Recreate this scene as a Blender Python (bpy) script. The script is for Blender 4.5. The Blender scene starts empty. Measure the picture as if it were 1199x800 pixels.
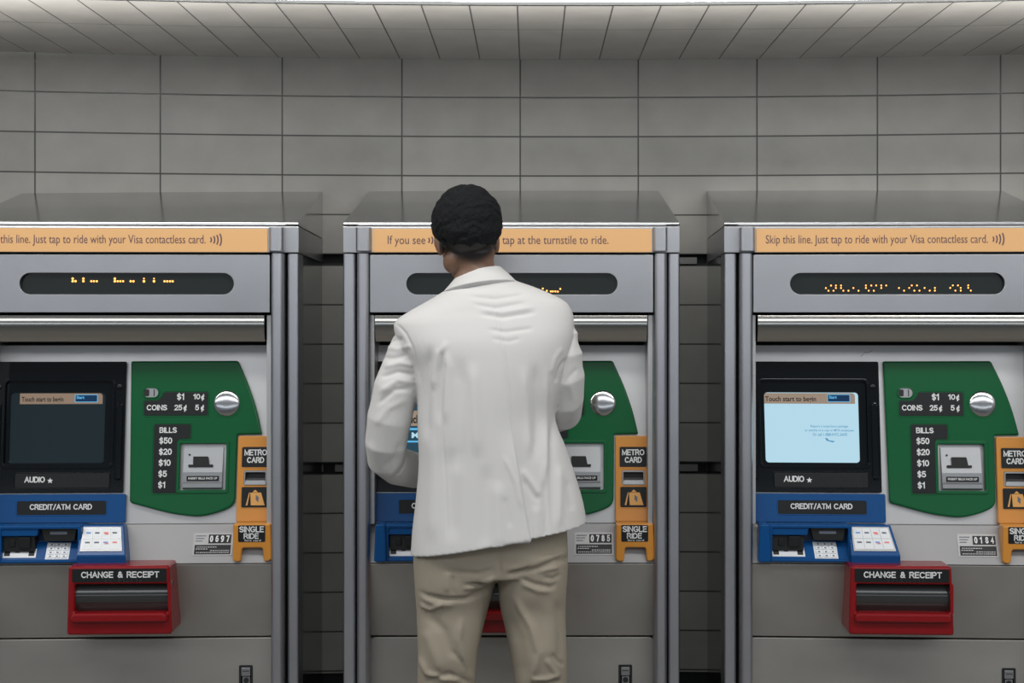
import bpy, bmesh, math, random
import numpy as np
from mathutils import Vector, Matrix, noise

random.seed(4)
sc = bpy.context.scene
COL = sc.collection
R = math.radians

# ------------------------------------------------------------------ camera
cam_d = bpy.data.cameras.new('camera')
cam = bpy.data.objects.new('camera', cam_d)
COL.objects.link(cam)
cam.location = (0, 0, 1.5)
cam.rotation_euler = (R(90), 0, 0)
cam_d.sensor_width = 36
cam_d.lens = 50
cam_d.shift_x = -22.5 / 1199
cam_d.shift_y = -25.0 / 1199
cam_d.clip_start = 0.05
sc.camera = cam
F = 1199 * 50 / 36.0
CX, CY = 622.0, 375.0

# ------------------------------------------------------------------ world
w = bpy.data.worlds.new('station_air')
sc.world = w
w.use_nodes = True
bg = w.node_tree.nodes['Background']
bg.inputs[0].default_value = (0.86, 0.93, 1.0, 1)
bg.inputs[1].default_value = 0.17

def area(name, loc, target, sx, sy, power, col):
    d = bpy.data.lights.new(name, 'AREA')
    d.shape = 'RECTANGLE'; d.size = sx; d.size_y = sy
    d.energy = power; d.color = col
    o = bpy.data.objects.new(name, d); COL.objects.link(o)
    o.location = loc
    v = Vector(target) - Vector(loc)
    o.rotation_euler = v.to_track_quat('-Z', 'Y').to_euler()
    return o
soffit_fill = area('soffit_fill_light', (0.1, 3.28, 2.247), (0.1, 3.95, 2.385), 6.6, 0.03, 14, (1.0, 0.98, 0.96))  # added lamp out of view, beam narrowed to brighten the soffit's front edge
soffit_fill.data.spread = R(14)
# rows of fluorescent ceiling lights of the hall, and an added light panel behind the camera
area('ceiling_light_near', (-0.3, 2.2, 3.3), (0.0, 3.9, 1.0), 12.0, 0.4, 150, (1.0, 0.97, 0.93))
area('ceiling_light_far', (-0.3, -1.0, 3.3), (0, 4.2, 1.2), 16.0, 0.9, 105, (0.97, 0.98, 1.0))
area('hall_fill_panel', (0.0, -5.5, 1.85), (0, 4.2, 1.6), 18.0, 0.7, 54, (0.86, 0.93, 1.0))  # added panel, placed for its glow in the steel and enamel

sc.view_settings.view_transform = 'Standard'
sc.view_settings.look = 'None'
sc.view_settings.gamma = 1
sc.view_settings.use_curve_mapping = False
sc.view_settings.exposure = 0.0

# ------------------------------------------------------------------ materials
def mat(name, col, rough=0.5, metal=0.0, spec=0.5, bump=None, emit=None, estr=1.0, coat=0.0, vary=None):
    m = bpy.data.materials.new(name); m.use_nodes = True
    nt = m.node_tree; b = nt.nodes['Principled BSDF']
    b.inputs['Base Color'].default_value = (*col, 1)
    b.inputs['Roughness'].default_value = rough
    b.inputs['Metallic'].default_value = metal
    b.inputs['Specular IOR Level'].default_value = spec
    if coat:
        b.inputs['Coat Weight'].default_value = coat
        b.inputs['Coat Roughness'].default_value = 0.08
    if emit:
        b.inputs['Emission Color'].default_value = (*emit, 1)
        b.inputs['Emission Strength'].default_value = estr
    tc = nt.nodes.new('ShaderNodeTexCoord')
    if bump:
        sxyz, strength, dist = bump
        mp = nt.nodes.new('ShaderNodeMapping'); mp.inputs['Scale'].default_value = sxyz
        nz = nt.nodes.new('ShaderNodeTexNoise'); nz.inputs['Scale'].default_value = 1.0
        nz.inputs['Detail'].default_value = 3
        bp = nt.nodes.new('ShaderNodeBump'); bp.inputs['Strength'].default_value = strength
        bp.inputs['Distance'].default_value = dist
        nt.links.new(tc.outputs['Object'], mp.inputs['Vector'])
        nt.links.new(mp.outputs[0], nz.inputs['Vector'])
        nt.links.new(nz.outputs['Fac'], bp.inputs['Height'])
        nt.links.new(bp.outputs[0], b.inputs['Normal'])
    if vary:
        scale, amt = vary
        mp2 = nt.nodes.new('ShaderNodeMapping'); mp2.inputs['Scale'].default_value = scale
        n2 = nt.nodes.new('ShaderNodeTexNoise'); n2.inputs['Scale'].default_value = 1.0
        n2.inputs['Detail'].default_value = 4
        rp = nt.nodes.new('ShaderNodeValToRGB')
        rp.color_ramp.elements[0].position = .3; rp.color_ramp.elements[1].position = .7
        rp.color_ramp.elements[0].color = (*[c * (1 - amt) for c in col], 1)
        rp.color_ramp.elements[1].color = (*[min(1, c * (1 + amt)) for c in col], 1)
        nt.links.new(tc.outputs['Object'], mp2.inputs['Vector'])
        nt.links.new(mp2.outputs[0], n2.inputs['Vector'])
        nt.links.new(n2.outputs['Fac'], rp.inputs[0])
        nt.links.new(rp.outputs[0], b.inputs['Base Color'])
    return m

def tile_mat(name, c1, c2, mortar, tw, th, msize, bump=True):
    """tiles laid in rows by UV in metres"""
    m = bpy.data.materials.new(name); m.use_nodes = True
    nt = m.node_tree; b = nt.nodes['Principled BSDF']
    uv = nt.nodes.new('ShaderNodeUVMap')
    br = nt.nodes.new('ShaderNodeTexBrick')
    br.offset = 0.0; br.squash = 1.0
    br.inputs['Scale'].default_value = 1.0
    br.inputs['Brick Width'].default_value = tw
    br.inputs['Row Height'].default_value = th
    br.inputs['Mortar Size'].default_value = msize
    br.inputs['Mortar Smooth'].default_value = 0.3
    br.inputs['Color1'].default_value = (*c1, 1)
    br.inputs['Color2'].default_value = (*c2, 1)
    br.inputs['Mortar'].default_value = (*mortar, 1)
    nt.links.new(uv.outputs[0], br.inputs['Vector'])
    tc = nt.nodes.new('ShaderNodeTexCoord')
    nz = nt.nodes.new('ShaderNodeTexNoise'); nz.inputs['Scale'].default_value = 9; nz.inputs['Detail'].default_value = 6
    nt.links.new(tc.outputs['Object'], nz.inputs['Vector'])
    mx = nt.nodes.new('ShaderNodeMix'); mx.data_type = 'RGBA'; mx.blend_type = 'MULTIPLY'
    mx.inputs[0].default_value = 0.30
    nt.links.new(br.outputs['Color'], mx.inputs[6]); nt.links.new(nz.outputs['Fac'], mx.inputs[7])
    nt.links.new(mx.outputs[2], b.inputs['Base Color'])
    b.inputs['Roughness'].default_value = 0.42
    iv = nt.nodes.new('ShaderNodeMath'); iv.operation = 'SUBTRACT'; iv.inputs[0].default_value = 1
    nt.links.new(br.outputs['Fac'], iv.inputs[1])
    bp = nt.nodes.new('ShaderNodeBump'); bp.inputs['Distance'].default_value = 0.002; bp.inputs['Strength'].default_value = .6
    nt.links.new(iv.outputs[0], bp.inputs['Height']); nt.links.new(bp.outputs[0], b.inputs['Normal'])
    return m

M = {}
M['wall'] = tile_mat('glazed_wall_tile', (.49, .478, .44), (.44, .43, .395), (.085, .088, .08), .3866, .1285, .0028)
M['soffit'] = tile_mat('glazed_ceiling_tile', (.52, .505, .47), (.48, .465, .43), (.10, .10, .09), .1302, .478, .0022)
M['floor'] = mat('terrazzo', (.17, .16, .145), .45, vary=((12, 12, 12), .25))
M['groove'] = mat('groove_dark', (.03, .035, .034), .6)
M['strip'] = mat('groove_strip', (.22, .22, .21), .45, .4)
M['steel'] = mat('brushed_steel', (.50, .505, .525), .33, 1.0, bump=((4, 60, 900), .12, .0006), vary=((2.5, 3, 3), .07))
M['post'] = mat('brushed_steel_post', (.52, .53, .56), .36, 1.0, bump=((700, 700, 5), .10, .0005), vary=((3, 3, 3), .08))
M['panel'] = mat('satin_steel_panel', (.60, .60, .60), .42, .85, bump=((300, 300, 300), .15, .0004), vary=((3, 3, 4), .09))
M['lower'] = mat('blasted_steel_shaded', (.42, .41, .385), .46, .8, bump=((500, 500, 500), .25, .0004), vary=((4, 4, 5), .10))  # panel steel with the dark floor's reflection put into its colour
M['ledge'] = mat('satin_ledge', (.33, .33, .335), .6, .35, vary=((3, 3, 4), .08))
M['roof'] = mat('polished_steel_cover', (.52, .53, .54), .17, 1.0, vary=((3, 3, 3), .08))
M['side'] = mat('polished_side_sheet', (.20, .235, .235), .14, 1.0)
M['chrome'] = mat('mirror_chrome', (.50, .49, .46), .14, 1.0, bump=((5, 2, 2), .10, .006))
M['gap'] = mat('shadow_gap', (.012, .014, .014), .7)
M['banner'] = mat('orange_banner', (.79, .46, .20), .5)
M['bink'] = mat('banner_ink', (.13, .07, .09), .6)
M['window'] = mat('display_glass', (.010, .014, .013), .12, spec=.22)
M['led'] = mat('lit_dot', (1, .4, .1), .5, emit=(1.0, .36, .07), estr=2.2)
M['bezel'] = mat('black_gloss_plastic', (.004, .006, .008), .10, spec=.35)
M['plate'] = mat('black_label_plate', (.011, .013, .014), .40, spec=.3, bump=((900, 900, 900), .2, .0003))
M['braille'] = mat('raised_braille', (.03, .035, .036), .3)
M['white'] = mat('white_lettering', (.75, .77, .77), .5)
M['green'] = mat('green_enamel', (.002, .098, .030), .22, spec=.32)
M['blue'] = mat('blue_enamel', (.003, .066, .225), .25, spec=.32)
M['bluedark'] = mat('blue_recess', (.003, .03, .09), .4)
M['orange'] = mat('orange_enamel', (.60, .25, .035), .3, coat=.3)
M['red'] = mat('red_enamel', (.23, .005, .008), .20, spec=.5)
M['dark'] = mat('dark_recess', (.006, .007, .007), .5)
M['smoke'] = mat('smoked_flap', (.03, .033, .033), .12, coat=.5)
M['silver'] = mat('cast_silver', (.34, .35, .36), .36, .8)
M['dome'] = mat('bright_dome', (.60, .61, .62), .16, 1.0)
M['key'] = mat('white_keys', (.80, .83, .86), .4)
M['ink'] = mat('grey_ink', (.12, .14, .18), .6)
M['inkred'] = mat('red_ink', (.75, .22, .20), .6)
M['inkblue'] = mat('blue_ink', (.12, .32, .70), .6)
M['card'] = mat('white_card', (.72, .75, .78), .35)
M['serial'] = mat('engraved_plate', (.36, .36, .36), .45, .4)
M['bag'] = mat('bag_print', (.70, .36, .10), .5)

def screen_mat(name, col, estr, rough=.08):
    return mat(name, (.01, .013, .015), rough, emit=col, estr=estr)
M['scr_lit'] = screen_mat('screen_lit', (.52, .79, .93), .86)
M['scr_dark'] = screen_mat('screen_dim', (.010, .028, .036), .40)
M['scr_teal'] = screen_mat('screen_teal', (.02, .07, .11), .8)
M['scr_head'] = screen_mat('screen_header', (.36, .27, .20), .85)
M['scr_headlow'] = screen_mat('screen_header_dim', (.34, .24, .17), .75)
M['scr_btn'] = screen_mat('screen_button', (.0, .03, .10), .8)
M['scr_cyan'] = screen_mat('screen_cyan', (.12, .50, .85), .9)
M['scr_txt'] = screen_mat('screen_text', (.02, .015, .012), .5)
M['scr_blue'] = screen_mat('screen_text_blue', (.10, .36, .62), .8)

M['jacket'] = mat('white_wool_cloth', (.655, .653, .645), .85, spec=.2, bump=((420, 420, 420), .25, .0006))
M['trouser'] = mat('khaki_cotton', (.355, .315, .250), .85, spec=.2, bump=((600, 600, 600), .35, .0007))
M['eye'] = mat('eye_white', (.7, .68, .64), .3)
M['shoe'] = mat('brown_leather', (.07, .035, .02), .4)
M['shirt'] = mat('white_shirt_cloth', (.75, .76, .78), .8)
M['hair'] = mat('black_curly_hair', (.008, .009, .0105), .8, spec=.2, bump=((230, 230, 150), 1.0, .004))

# skin with the clipped hair fading out on the nape
def skin_material():
    m = bpy.data.materials.new('dark_brown_skin'); m.use_nodes = True
    nt = m.node_tree; b = nt.nodes['Principled BSDF']
    b.inputs['Roughness'].default_value = .48
    b.inputs['Subsurface Weight'].default_value = .04
    at = nt.nodes.new('ShaderNodeAttribute'); at.attribute_name = 'stubble'
    mx = nt.nodes.new('ShaderNodeMix'); mx.data_type = 'RGBA'
    mx.inputs[6].default_value = (.20, .112, .073, 1)
    mx.inputs[7].default_value = (.009, .008, .008, 1)
    nt.links.new(at.outputs['Fac'], mx.inputs[0])
    nt.links.new(mx.outputs[2], b.inputs['Base Color'])
    return m
M['skin'] = skin_material()

# ------------------------------------------------------------------ helpers
def tag(o, label=None, cat=None, group=None, kind=None):
    if label: o['label'] = label
    if cat: o['category'] = cat
    if group: o['group'] = group
    if kind: o['kind'] = kind
    return o

def empty(name, loc, rz=0.0):
    o = bpy.data.objects.new(name, None); COL.objects.link(o)
    o.location = loc; o.rotation_euler = (0, 0, rz)
    o.empty_display_size = .1
    return o

class MB:
    def __init__(self):
        self.v = []; self.f = []; self.m = []; self.mats = []; self.smooth = []
    def mi(self, m):
        if m not in self.mats: self.mats.append(m)
        return self.mats.index(m)
    def add(self, vs, fs, m, smooth=False):
        k = len(self.v); i = self.mi(m)
        self.v += [tuple(v) for v in vs]
        for f in fs:
            self.f.append([k + a for a in f]); self.m.append(i); self.smooth.append(smooth)
    def box(self, x0, x1, y0, y1, z0, z1, m):
        vs = [(x0, y0, z0), (x1, y0, z0), (x1, y1, z0), (x0, y1, z0), (x0, y0, z1), (x1, y0, z1), (x1, y1, z1), (x0, y1, z1)]
        self.add(vs, [(3, 2, 1, 0), (4, 5, 6, 7), (0, 1, 5, 4), (1, 2, 6, 5), (2, 3, 7, 6), (3, 0, 4, 7)], m)
    def hexa(self, vs, m):
        self.add(vs, [(3, 2, 1, 0), (4, 5, 6, 7), (0, 1, 5, 4), (1, 2, 6, 5), (2, 3, 7, 6), (3, 0, 4, 7)], m)
    def mesh(self, me, mx, m, smooth=False):
        vs = [mx @ v.co for v in me.vertices]
        self.add(vs, [tuple(p.vertices) for p in me.polygons], m, smooth)
    def build(self, name, parent=None, bevel=0, smooth_all=False, seg=2):
        me = bpy.data.meshes.new(name)
        me.from_pydata(self.v, [], self.f)
        for mm in self.mats: me.materials.append(mm)
        for p, i, s in zip(me.polygons, self.m, self.smooth):
            p.material_index = i; p.use_smooth = s or smooth_all
        me.update()
        o = bpy.data.objects.new(name, me); COL.objects.link(o)
        if parent: o.parent = parent
        if bevel:
            b = o.modifiers.new('bevel', 'BEVEL'); b.width = bevel; b.segments = seg
            b.limit_method = 'ANGLE'; b.angle_limit = R(35)
            b.harden_normals = False
        return o

def eval_mesh(data):
    o = bpy.data.objects.new('tmp', data); COL.objects.link(o)
    dg = bpy.context.evaluated_depsgraph_get(); dg.update()
    me = bpy.data.meshes.new_from_object(o.evaluated_get(dg))
    bpy.data.objects.remove(o)
    return me

def shape_mesh(loops, depth, bevel):
    cu = bpy.data.curves.new('tmp', 'CURVE'); cu.dimensions = '2D'; cu.fill_mode = 'BOTH'
    bevel = min(bevel, depth * .45)
    cu.extrude = max(0.00005, depth / 2 - bevel); cu.bevel_depth = bevel; cu.bevel_resolution = 2
    cu.offset = -bevel
    for lp in loops:
        s = cu.splines.new('POLY'); s.points.add(len(lp) - 1); s.use_cyclic_u = True
        for p, q in zip(s.points, lp): p.co = (q[0], q[1], 0, 1)
    me = eval_mesh(cu); bpy.data.curves.remove(cu)
    return me

def text_mesh(s, bold=0.0):
    cu = bpy.data.curves.new('tmp', 'FONT'); cu.body = s; cu.size = 1; cu.offset = bold
    cu.resolution_u = 3; cu.extrude = .004
    me = eval_mesh(cu); bpy.data.curves.remove(cu)
    return me

# calibration of the middle machine: X, Z of a point at depth yd behind its front plane
OX, OY = (599 - CX) * 4.0 / F, 4.0
TILT = [False]
TA = R(7.4)
SHIFT = [0.0]
def P(px, py, yd=0.0):
    px += SHIFT[0]
    d = OY + yd
    if TILT[0]: d += .008 + (613 - py) * 4.0 / F * math.tan(TA)      # the door leans back from its foot
    return ((px - CX) * d / F - OX, 1.5 - (py - CY) * d / F)

def poly(pts, yd): return [P(x, y, yd) for x, y in pts]
def rr(x0, y0, x1, y1, r, n=5):
    """rounded rectangle, px corners"""
    out = []
    for cx, cy, a0 in ((x1 - r, y0 + r, -90), (x1 - r, y1 - r, 0), (x0 + r, y1 - r, 90), (x0 + r, y0 + r, 180)):
        for k in range(n + 1):
            a = R(a0 + 90 * k / n); out.append((cx + r * math.cos(a), cy + r * math.sin(a)))
    return out
def round_poly(pts, r, n=4):
    """round the corners of a polygon; pts may carry their own radius"""
    out = []; N = len(pts)
    for i in range(N):
        p = Vector(pts[i][:2]); a = Vector(pts[i - 1][:2]); b = Vector(pts[(i + 1) % N][:2])
        rad = pts[i][2] if len(pts[i]) > 2 else r
        da = (a - p); db = (b - p)
        k = min(rad, da.length * .45, db.length * .45)
        s = p + da.normalized() * k; e = p + db.normalized() * k
        for j in range(n + 1):
            t = j / n
            q = s * (1 - t) ** 2 + p * 2 * t * (1 - t) + e * t * t
            out.append((q.x, q.y))
    return out

def add_shape(mb, loops, yd, depth, m, bevel=0.0012, smooth=False):
    """loops in px; front face at yd, going back by depth"""
    me = shape_mesh([poly(l, yd) for l in loops], depth, bevel)
    # curve XY -> X Z ; curve +Z -> -Y
    mx = Matrix(((1, 0, 0, 0), (0, 0, -1, yd + depth / 2), (0, 1, 0, 0), (0, 0, 0, 1)))
    mb.mesh(me, mx, m, smooth)
    bpy.data.meshes.remove(me)

def add_text(mb, s, x0, x1, y0, y1, yd, m, bold=0.02, slope=0.0):
    """fit text into the px box (cap height to the box height)"""
    me = text_mesh(s, bold)
    xs = [v.co.x for v in me.vertices]; ys = [v.co.y for v in me.vertices]
    a, b = min(xs), max(xs); c, d = min(ys), max(ys)
    X0, Z1 = P(x0, y0, yd); X1, Z0 = P(x1, y1, yd)
    sx = (X1 - X0) / (b - a); sz = (Z1 - Z0) / (d - c)
    mx = Matrix(((sx, 0, 0, X0 - a * sx), (0, slope * sz, -sx, yd - .0002), (0, sz, 0, Z0 - c * sz), (0, 0, 0, 1)))
    mb.mesh(me, mx, m)
    bpy.data.meshes.remove(me)

def outline(mb, loop, yd, r, m):
    cu = bpy.data.curves.new('tmp', 'CURVE'); cu.dimensions = '3D'
    cu.bevel_depth = r; cu.bevel_resolution = 1
    sp = cu.splines.new('POLY'); lp = poly(loop, yd); sp.points.add(len(lp) - 1); sp.use_cyclic_u = True
    for p_, q_ in zip(sp.points, lp): p_.co = (q_[0], yd, q_[1], 1)
    me = eval_mesh(cu); bpy.data.curves.remove(cu)
    mb.mesh(me, Matrix.Identity(4), m, True); bpy.data.meshes.remove(me)

def arc(cx, cy, rx, ry, a0, a1, n=9):
    return [(cx + rx * math.cos(R(a0 + (a1 - a0) * k / n)), cy + ry * math.sin(R(a0 + (a1 - a0) * k / n))) for k in range(n + 1)]
# grotesque capitals drawn as strokes: name -> (width, strokes); height 1
G = {
 'A': (.72, [[(0, 0), (.36, 1), (.72, 0)], [(.14, .34), (.58, .34)]]),
 'B': (.58, [[(0, 0), (0, 1), (.30, 1)] + arc(.30, .76, .24, .24, 90, -90) + [(0, .52)], arc(.32, .26, .26, .26, 90, -90) + [(0, 0)]]),
 'C': (.68, [arc(.36, .5, .36, .5, 45, 315, 16)]),
 'D': (.64, [[(0, 0), (0, 1), (.26, 1)] + arc(.26, .5, .38, .5, 90, -90, 12) + [(0, 0)]]),
 'E': (.52, [[(.52, 1), (0, 1), (0, 0), (.52, 0)], [(0, .52), (.46, .52)]]),
 'G': (.70, [arc(.36, .5, .36, .5, 48, 345, 16) + [(.70, .45), (.42, .45)]]),
 'H': (.60, [[(0, 0), (0, 1)], [(.6, 0), (.6, 1)], [(0, .52), (.6, .52)]]),
 'I': (.02, [[(.01, 0), (.01, 1)]]),
 'L': (.46, [[(0, 1), (0, 0), (.46, 0)]]),
 'M': (.74, [[(0, 0), (0, 1), (.37, .12), (.74, 1), (.74, 0)]]),
 'N': (.60, [[(0, 0), (0, 1), (.6, 0), (.6, 1)]]),
 'O': (.72, [arc(.36, .5, .36, .5, 0, 360, 20)]),
 'P': (.56, [[(0, 0), (0, 1), (.3, 1)] + arc(.30, .73, .26, .27, 90, -90) + [(0, .46)]]),
 'R': (.60, [[(0, 0), (0, 1), (.3, 1)] + arc(.30, .75, .27, .25, 90, -90) + [(0, .5)], [(.34, .5), (.60, 0)]]),
 'S': (.56, [arc(.28, .75, .27, .25, 25, 180, 8) + arc(.28, .75, .27, .25, 180, 270, 4) + arc(.28, .25, .28, .25, 90, 0, 4) + arc(.28, .25, .28, .25, 0, -155, 8)]),
 'T': (.58, [[(0, 1), (.58, 1)], [(.29, 1), (.29, 0)]]),
 'U': (.60, [[(0, 1), (0, .3)] + arc(.30, .3, .30, .3, 180, 360, 10) + [(.6, 1)]]),
 '/': (.36, [[(0, -.05), (.36, 1.05)]]),
 '0': (.50, [arc(.25, .5, .25, .5, 0, 360, 18)]),
 '1': (.24, [[(0, .78), (.22, 1), (.22, 0)]]),
 '2': (.50, [arc(.25, .73, .25, .27, 170, -30, 10) + [(0, 0), (.52, 0)]]),
 '4': (.54, [[(.40, 0), (.40, 1), (0, .3), (.54, .3)]]),
 '5': (.50, [[(.46, 1), (.08, 1), (.03, .52)] + arc(.24, .33, .26, .33, 120, -150, 12)]),
 '6': (.50, [arc(.25, .32, .25, .32, 0, 360, 14), [(.02, .4)] + arc(.30, .5, .28, .5, 180, 70, 8)]),
 '7': (.50, [[(0, 1), (.5, 1), (.18, 0)]]),
 '8': (.50, [arc(.25, .76, .21, .24, 0, 360, 14), arc(.25, .26, .25, .26, 0, 360, 14)]),
 '9': (.50, [arc(.25, .68, .25, .32, 0, 360, 14), arc(.20, .5, .28, .5, 0, -110, 8)]),
 '$': (.52, [arc(.26, .73, .24, .23, 30, 270, 10) + arc(.26, .27, .25, .23, 90, -150, 10), [(.26, 1.12), (.26, -.12)]]),
 '¢': (.44, [arc(.24, .38, .24, .32, 50, 310, 12), [(.36, .95), (.14, -.15)]]),
 '&': (.66, [[(.66, 0), (.14, .72)] + arc(.30, .80, .17, .20, 200, -20, 10) + [(.44, .66), (.12, .42)] + arc(.25, .25, .24, .25, 130, 330, 10) + [(.62, .46)]]),
 ' ': (.30, []),
}
def add_caps(mb, s, x0, x1, y0, y1, yd, m, wt=.16, slope=0.0):
    """stroke capitals fitted into the px box"""
    gap = .22; tot = 0; pos = []
    for ch in s:
        pos.append(tot); tot += G[ch][0] + gap
    tot -= gap
    X0, Z1 = P(x0, y0, yd); X1, Z0 = P(x1, y1, yd)
    h = Z1 - Z0; t = wt * h * .5
    sx = (X1 - X0 - 2 * t) / max(tot, .02); sz = h - 2 * t
    if len(s) == 1 and G[s][0] < .3: sx = sz
    lift = .0004
    for ch, p0 in zip(s, pos):
        for st in G[ch][1]:
            q_ = [Vector((X0 + t + (p0 + a) * sx, Z0 + t + b * sz)) for a, b in st]
            closed = (q_[0] - q_[-1]).length < 1e-5
            if closed: q_ = q_[:-1]
            N = len(q_); L, Rr = [], []
            for i in range(N):
                a = q_[i - 1] if (i or closed) else None
                b = q_[(i + 1) % N] if (i < N - 1 or closed) else None
                d1 = (q_[i] - a).normalized() if a is not None else None
                d2 = (b - q_[i]).normalized() if b is not None else None
                d1 = d1 or d2; d2 = d2 or d1
                n1 = Vector((-d1.y, d1.x)); n2 = Vector((-d2.y, d2.x))
                mm = n1 + n2
                mm = mm.normalized() if mm.length > 1e-3 else n1
                k = t / max(.45, mm.dot(n1))
                e = Vector((0, 0))
                if not closed and i == 0: e = -d2 * t
                if not closed and i == N - 1: e = d1 * t
                L.append(q_[i] + e + mm * k); Rr.append(q_[i] + e - mm * k)
            vs = []
            for yy, li in ((yd - lift, 0), (yd + .0002, 1)):
                for A_ in (L, Rr):
                    for v in A_: vs.append((v.x, yy + slope * (v.y - Z0), v.y))
            fs = []
            for i in range(N if closed else N - 1):
                j = (i + 1) % N
                fs += [(i, N + i, N + j, j), (i, j, 2 * N + j, 2 * N + i), (N + i, 3 * N + i, 3 * N + j, N + j)]
            mb.add(vs, fs, m)

def waves(mb, cx, cy, h, yd, m, n=4):
    """contactless waves"""
    for k in range(n):
        r = h * (.25 + .25 * k) * .9; hh = .30 * h * (.55 + .28 * k)
        ang = math.asin(min(.95, hh / max(r, hh * 1.06)))
        w2 = h * .045
        o, i = [], []
        for j in range(7):
            a = -ang + 2 * ang * j / 6
            o.append((cx + (r + w2) * math.cos(a), cy + (r + w2) * math.sin(a)))
            i.append((cx + (r - w2) * math.cos(a), cy + (r - w2) * math.sin(a)))
        add_shape(mb, [o + i[::-1]], yd - .0004, .0005, m, 0)

def cyl(mb, cx, cy, r, yd0, yd1, m, n=28, dome=0.0):
    """disc whose axis runs along Y; px centre and radius"""
    X, Z = P(cx, cy, yd0); rr_ = r * (OY + yd0) / F
    rings = [(rr_, yd1), (rr_, yd0)]
    if dome:
        for k in range(1, 6):
            a = R(90 * k / 6); rings.append((rr_ * math.cos(a), yd0 - dome * math.sin(a)))
    vs = []
    for rad, y in rings:
        for j in range(n):
            a = 2 * math.pi * j / n
            vs.append((X + rad * math.cos(a), y, Z + rad * math.sin(a)))
    fs = []
    for k in range(len(rings) - 1):
        for j in range(n):
            a, b = k * n + j, k * n + (j + 1) % n
            fs.append((a, b, b + n, a + n))
    fs.append(tuple(range(len(vs) - n, len(vs))))
    fs.append(tuple(range(n))[::-1])
    mb.add(vs, fs, m, bool(dome))

def braille(mb, x0, x1, y0, y1, yd, m, rows=3, seed=1, step=4.2):
    rnd = random.Random(seed)
    for r in range(rows):
        cy = y0 + (y1 - y0) * (r + .5) / rows
        x = x0
        while x < x1:
            if rnd.random() < .85:
                for dx, dy in ((0, -1), (1.3, -1), (0, .2), (1.3, .2), (0, 1.4), (1.3, 1.4)):
                    if rnd.random() < .6:
                        X, Z = P(x + dx, cy + dy, yd); s = .0011
                        mb.add([(X - s, yd, Z - s), (X + s, yd, Z - s), (X + s, yd, Z + s), (X - s, yd, Z + s), (X, yd - s, Z)],
                               [(0, 1, 4), (1, 2, 4), (2, 3, 4), (3, 0, 4)], m)
            x += step

def lean(o):
    """lay a part on the leaning door"""
    yp, zp = .035, 1.5 - (613 - CY) * (OY + .035) / F
    c, s_ = math.cos(-TA), math.sin(-TA)
    o.rotation_euler = (-TA, 0, 0)
    o.location = (0, yp + .008 - (c * yp - s_ * zp), zp - (s_ * yp + c * zp))

# ------------------------------------------------------------------ the setting
def wall_y(x):
    return 4.66 - .043 * (x - .12) ** 2

def strip_wall(mb, z0, z1, m, v0, dy=0.0, x0=-3.2, x1=3.4, n=66, uvs=None):
    """a band of the gently curved wall; v measured down from v0"""
    k = len(mb.v)
    vs = []; fs = []
    for i in range(n + 1):
        x = x0 + (x1 - x0) * i / n
        y = wall_y(x) + dy
        vs += [(x, y, z0), (x, y, z1)]
        uvs += [(x + .036 + .3866 * 20, v0 - z0 + .1285 * 40), (x + .036 + .3866 * 20, v0 - z1 + .1285 * 40)]
    for i in range(n):
        a = 2 * i
        fs.append((a, a + 2, a + 3, a + 1))
    mb.add(vs, fs, m)

def set_uv(o, uvs):
    me = o.data; ul = me.uv_layers.new(name='UVMap')
    for l in me.loops: ul.data[l.index].uv = uvs[l.vertex_index]

TOP = 2.354
mb = MB(); uvs = []
strip_wall(mb, 1.7155, TOP + .02, M['wall'], 1.7155, uvs=uvs)
strip_wall(mb, 1.035, 1.679, M['wall'], 1.6785, uvs=uvs)
strip_wall(mb, .349, .9985, M['wall'], .9985, uvs=uvs)
wall = mb.build('wall_back'); set_uv(wall, uvs)
sol = wall.modifiers.new('thick', 'SOLIDIFY'); sol.thickness = .02; sol.offset = 1
tag(wall, kind='structure')
# is the solid growing away from the room?  (normals point to -Y)
sol.offset = -1

mb = MB(); uvs2 = []
strip_wall(mb, 0, TOP + .3, M['groove'], 0, dy=.045, uvs=uvs2)
tag(mb.build('wall_backing'), kind='structure')
# metal strip in the two grooves, with open gaps
def groove_strip(z0, z1, gaps, name):
    mb = MB()
    xs = np.arange(-3.0, 3.2, .05)
    cuts = sorted(gaps)
    segs = []; a = -3.0
    for g0, g1 in cuts: segs.append((a, g0)); a = g1
    segs.append((a, 3.2))
    for s0, s1 in segs:
        n = max(1, int((s1 - s0) / .15))
        for i in range(n):
            xa = s0 + (s1 - s0) * i / n; xb = s0 + (s1 - s0) * (i + 1) / n
            ya, yb = wall_y(xa) + .012, wall_y(xb) + .012
            mb.hexa([(xa, ya, z0), (xb, yb, z0), (xb, yb + .012, z0), (xa, ya + .012, z0),
                     (xa, ya, z1), (xb, yb, z1), (xb, yb + .012, z1), (xa, ya + .012, z1)], M['strip'])
    tag(mb.build(name), kind='structure')
def wx(px): return (px - CX) * 4.64 / F
groove_strip(1.6845, 1.706, [(wx(377), wx(402)), (wx(817), wx(829))], 'trim_1')
groove_strip(1.0045, 1.028, [(wx(378), wx(392)), (wx(818), wx(829))], 'trim_2')

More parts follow.
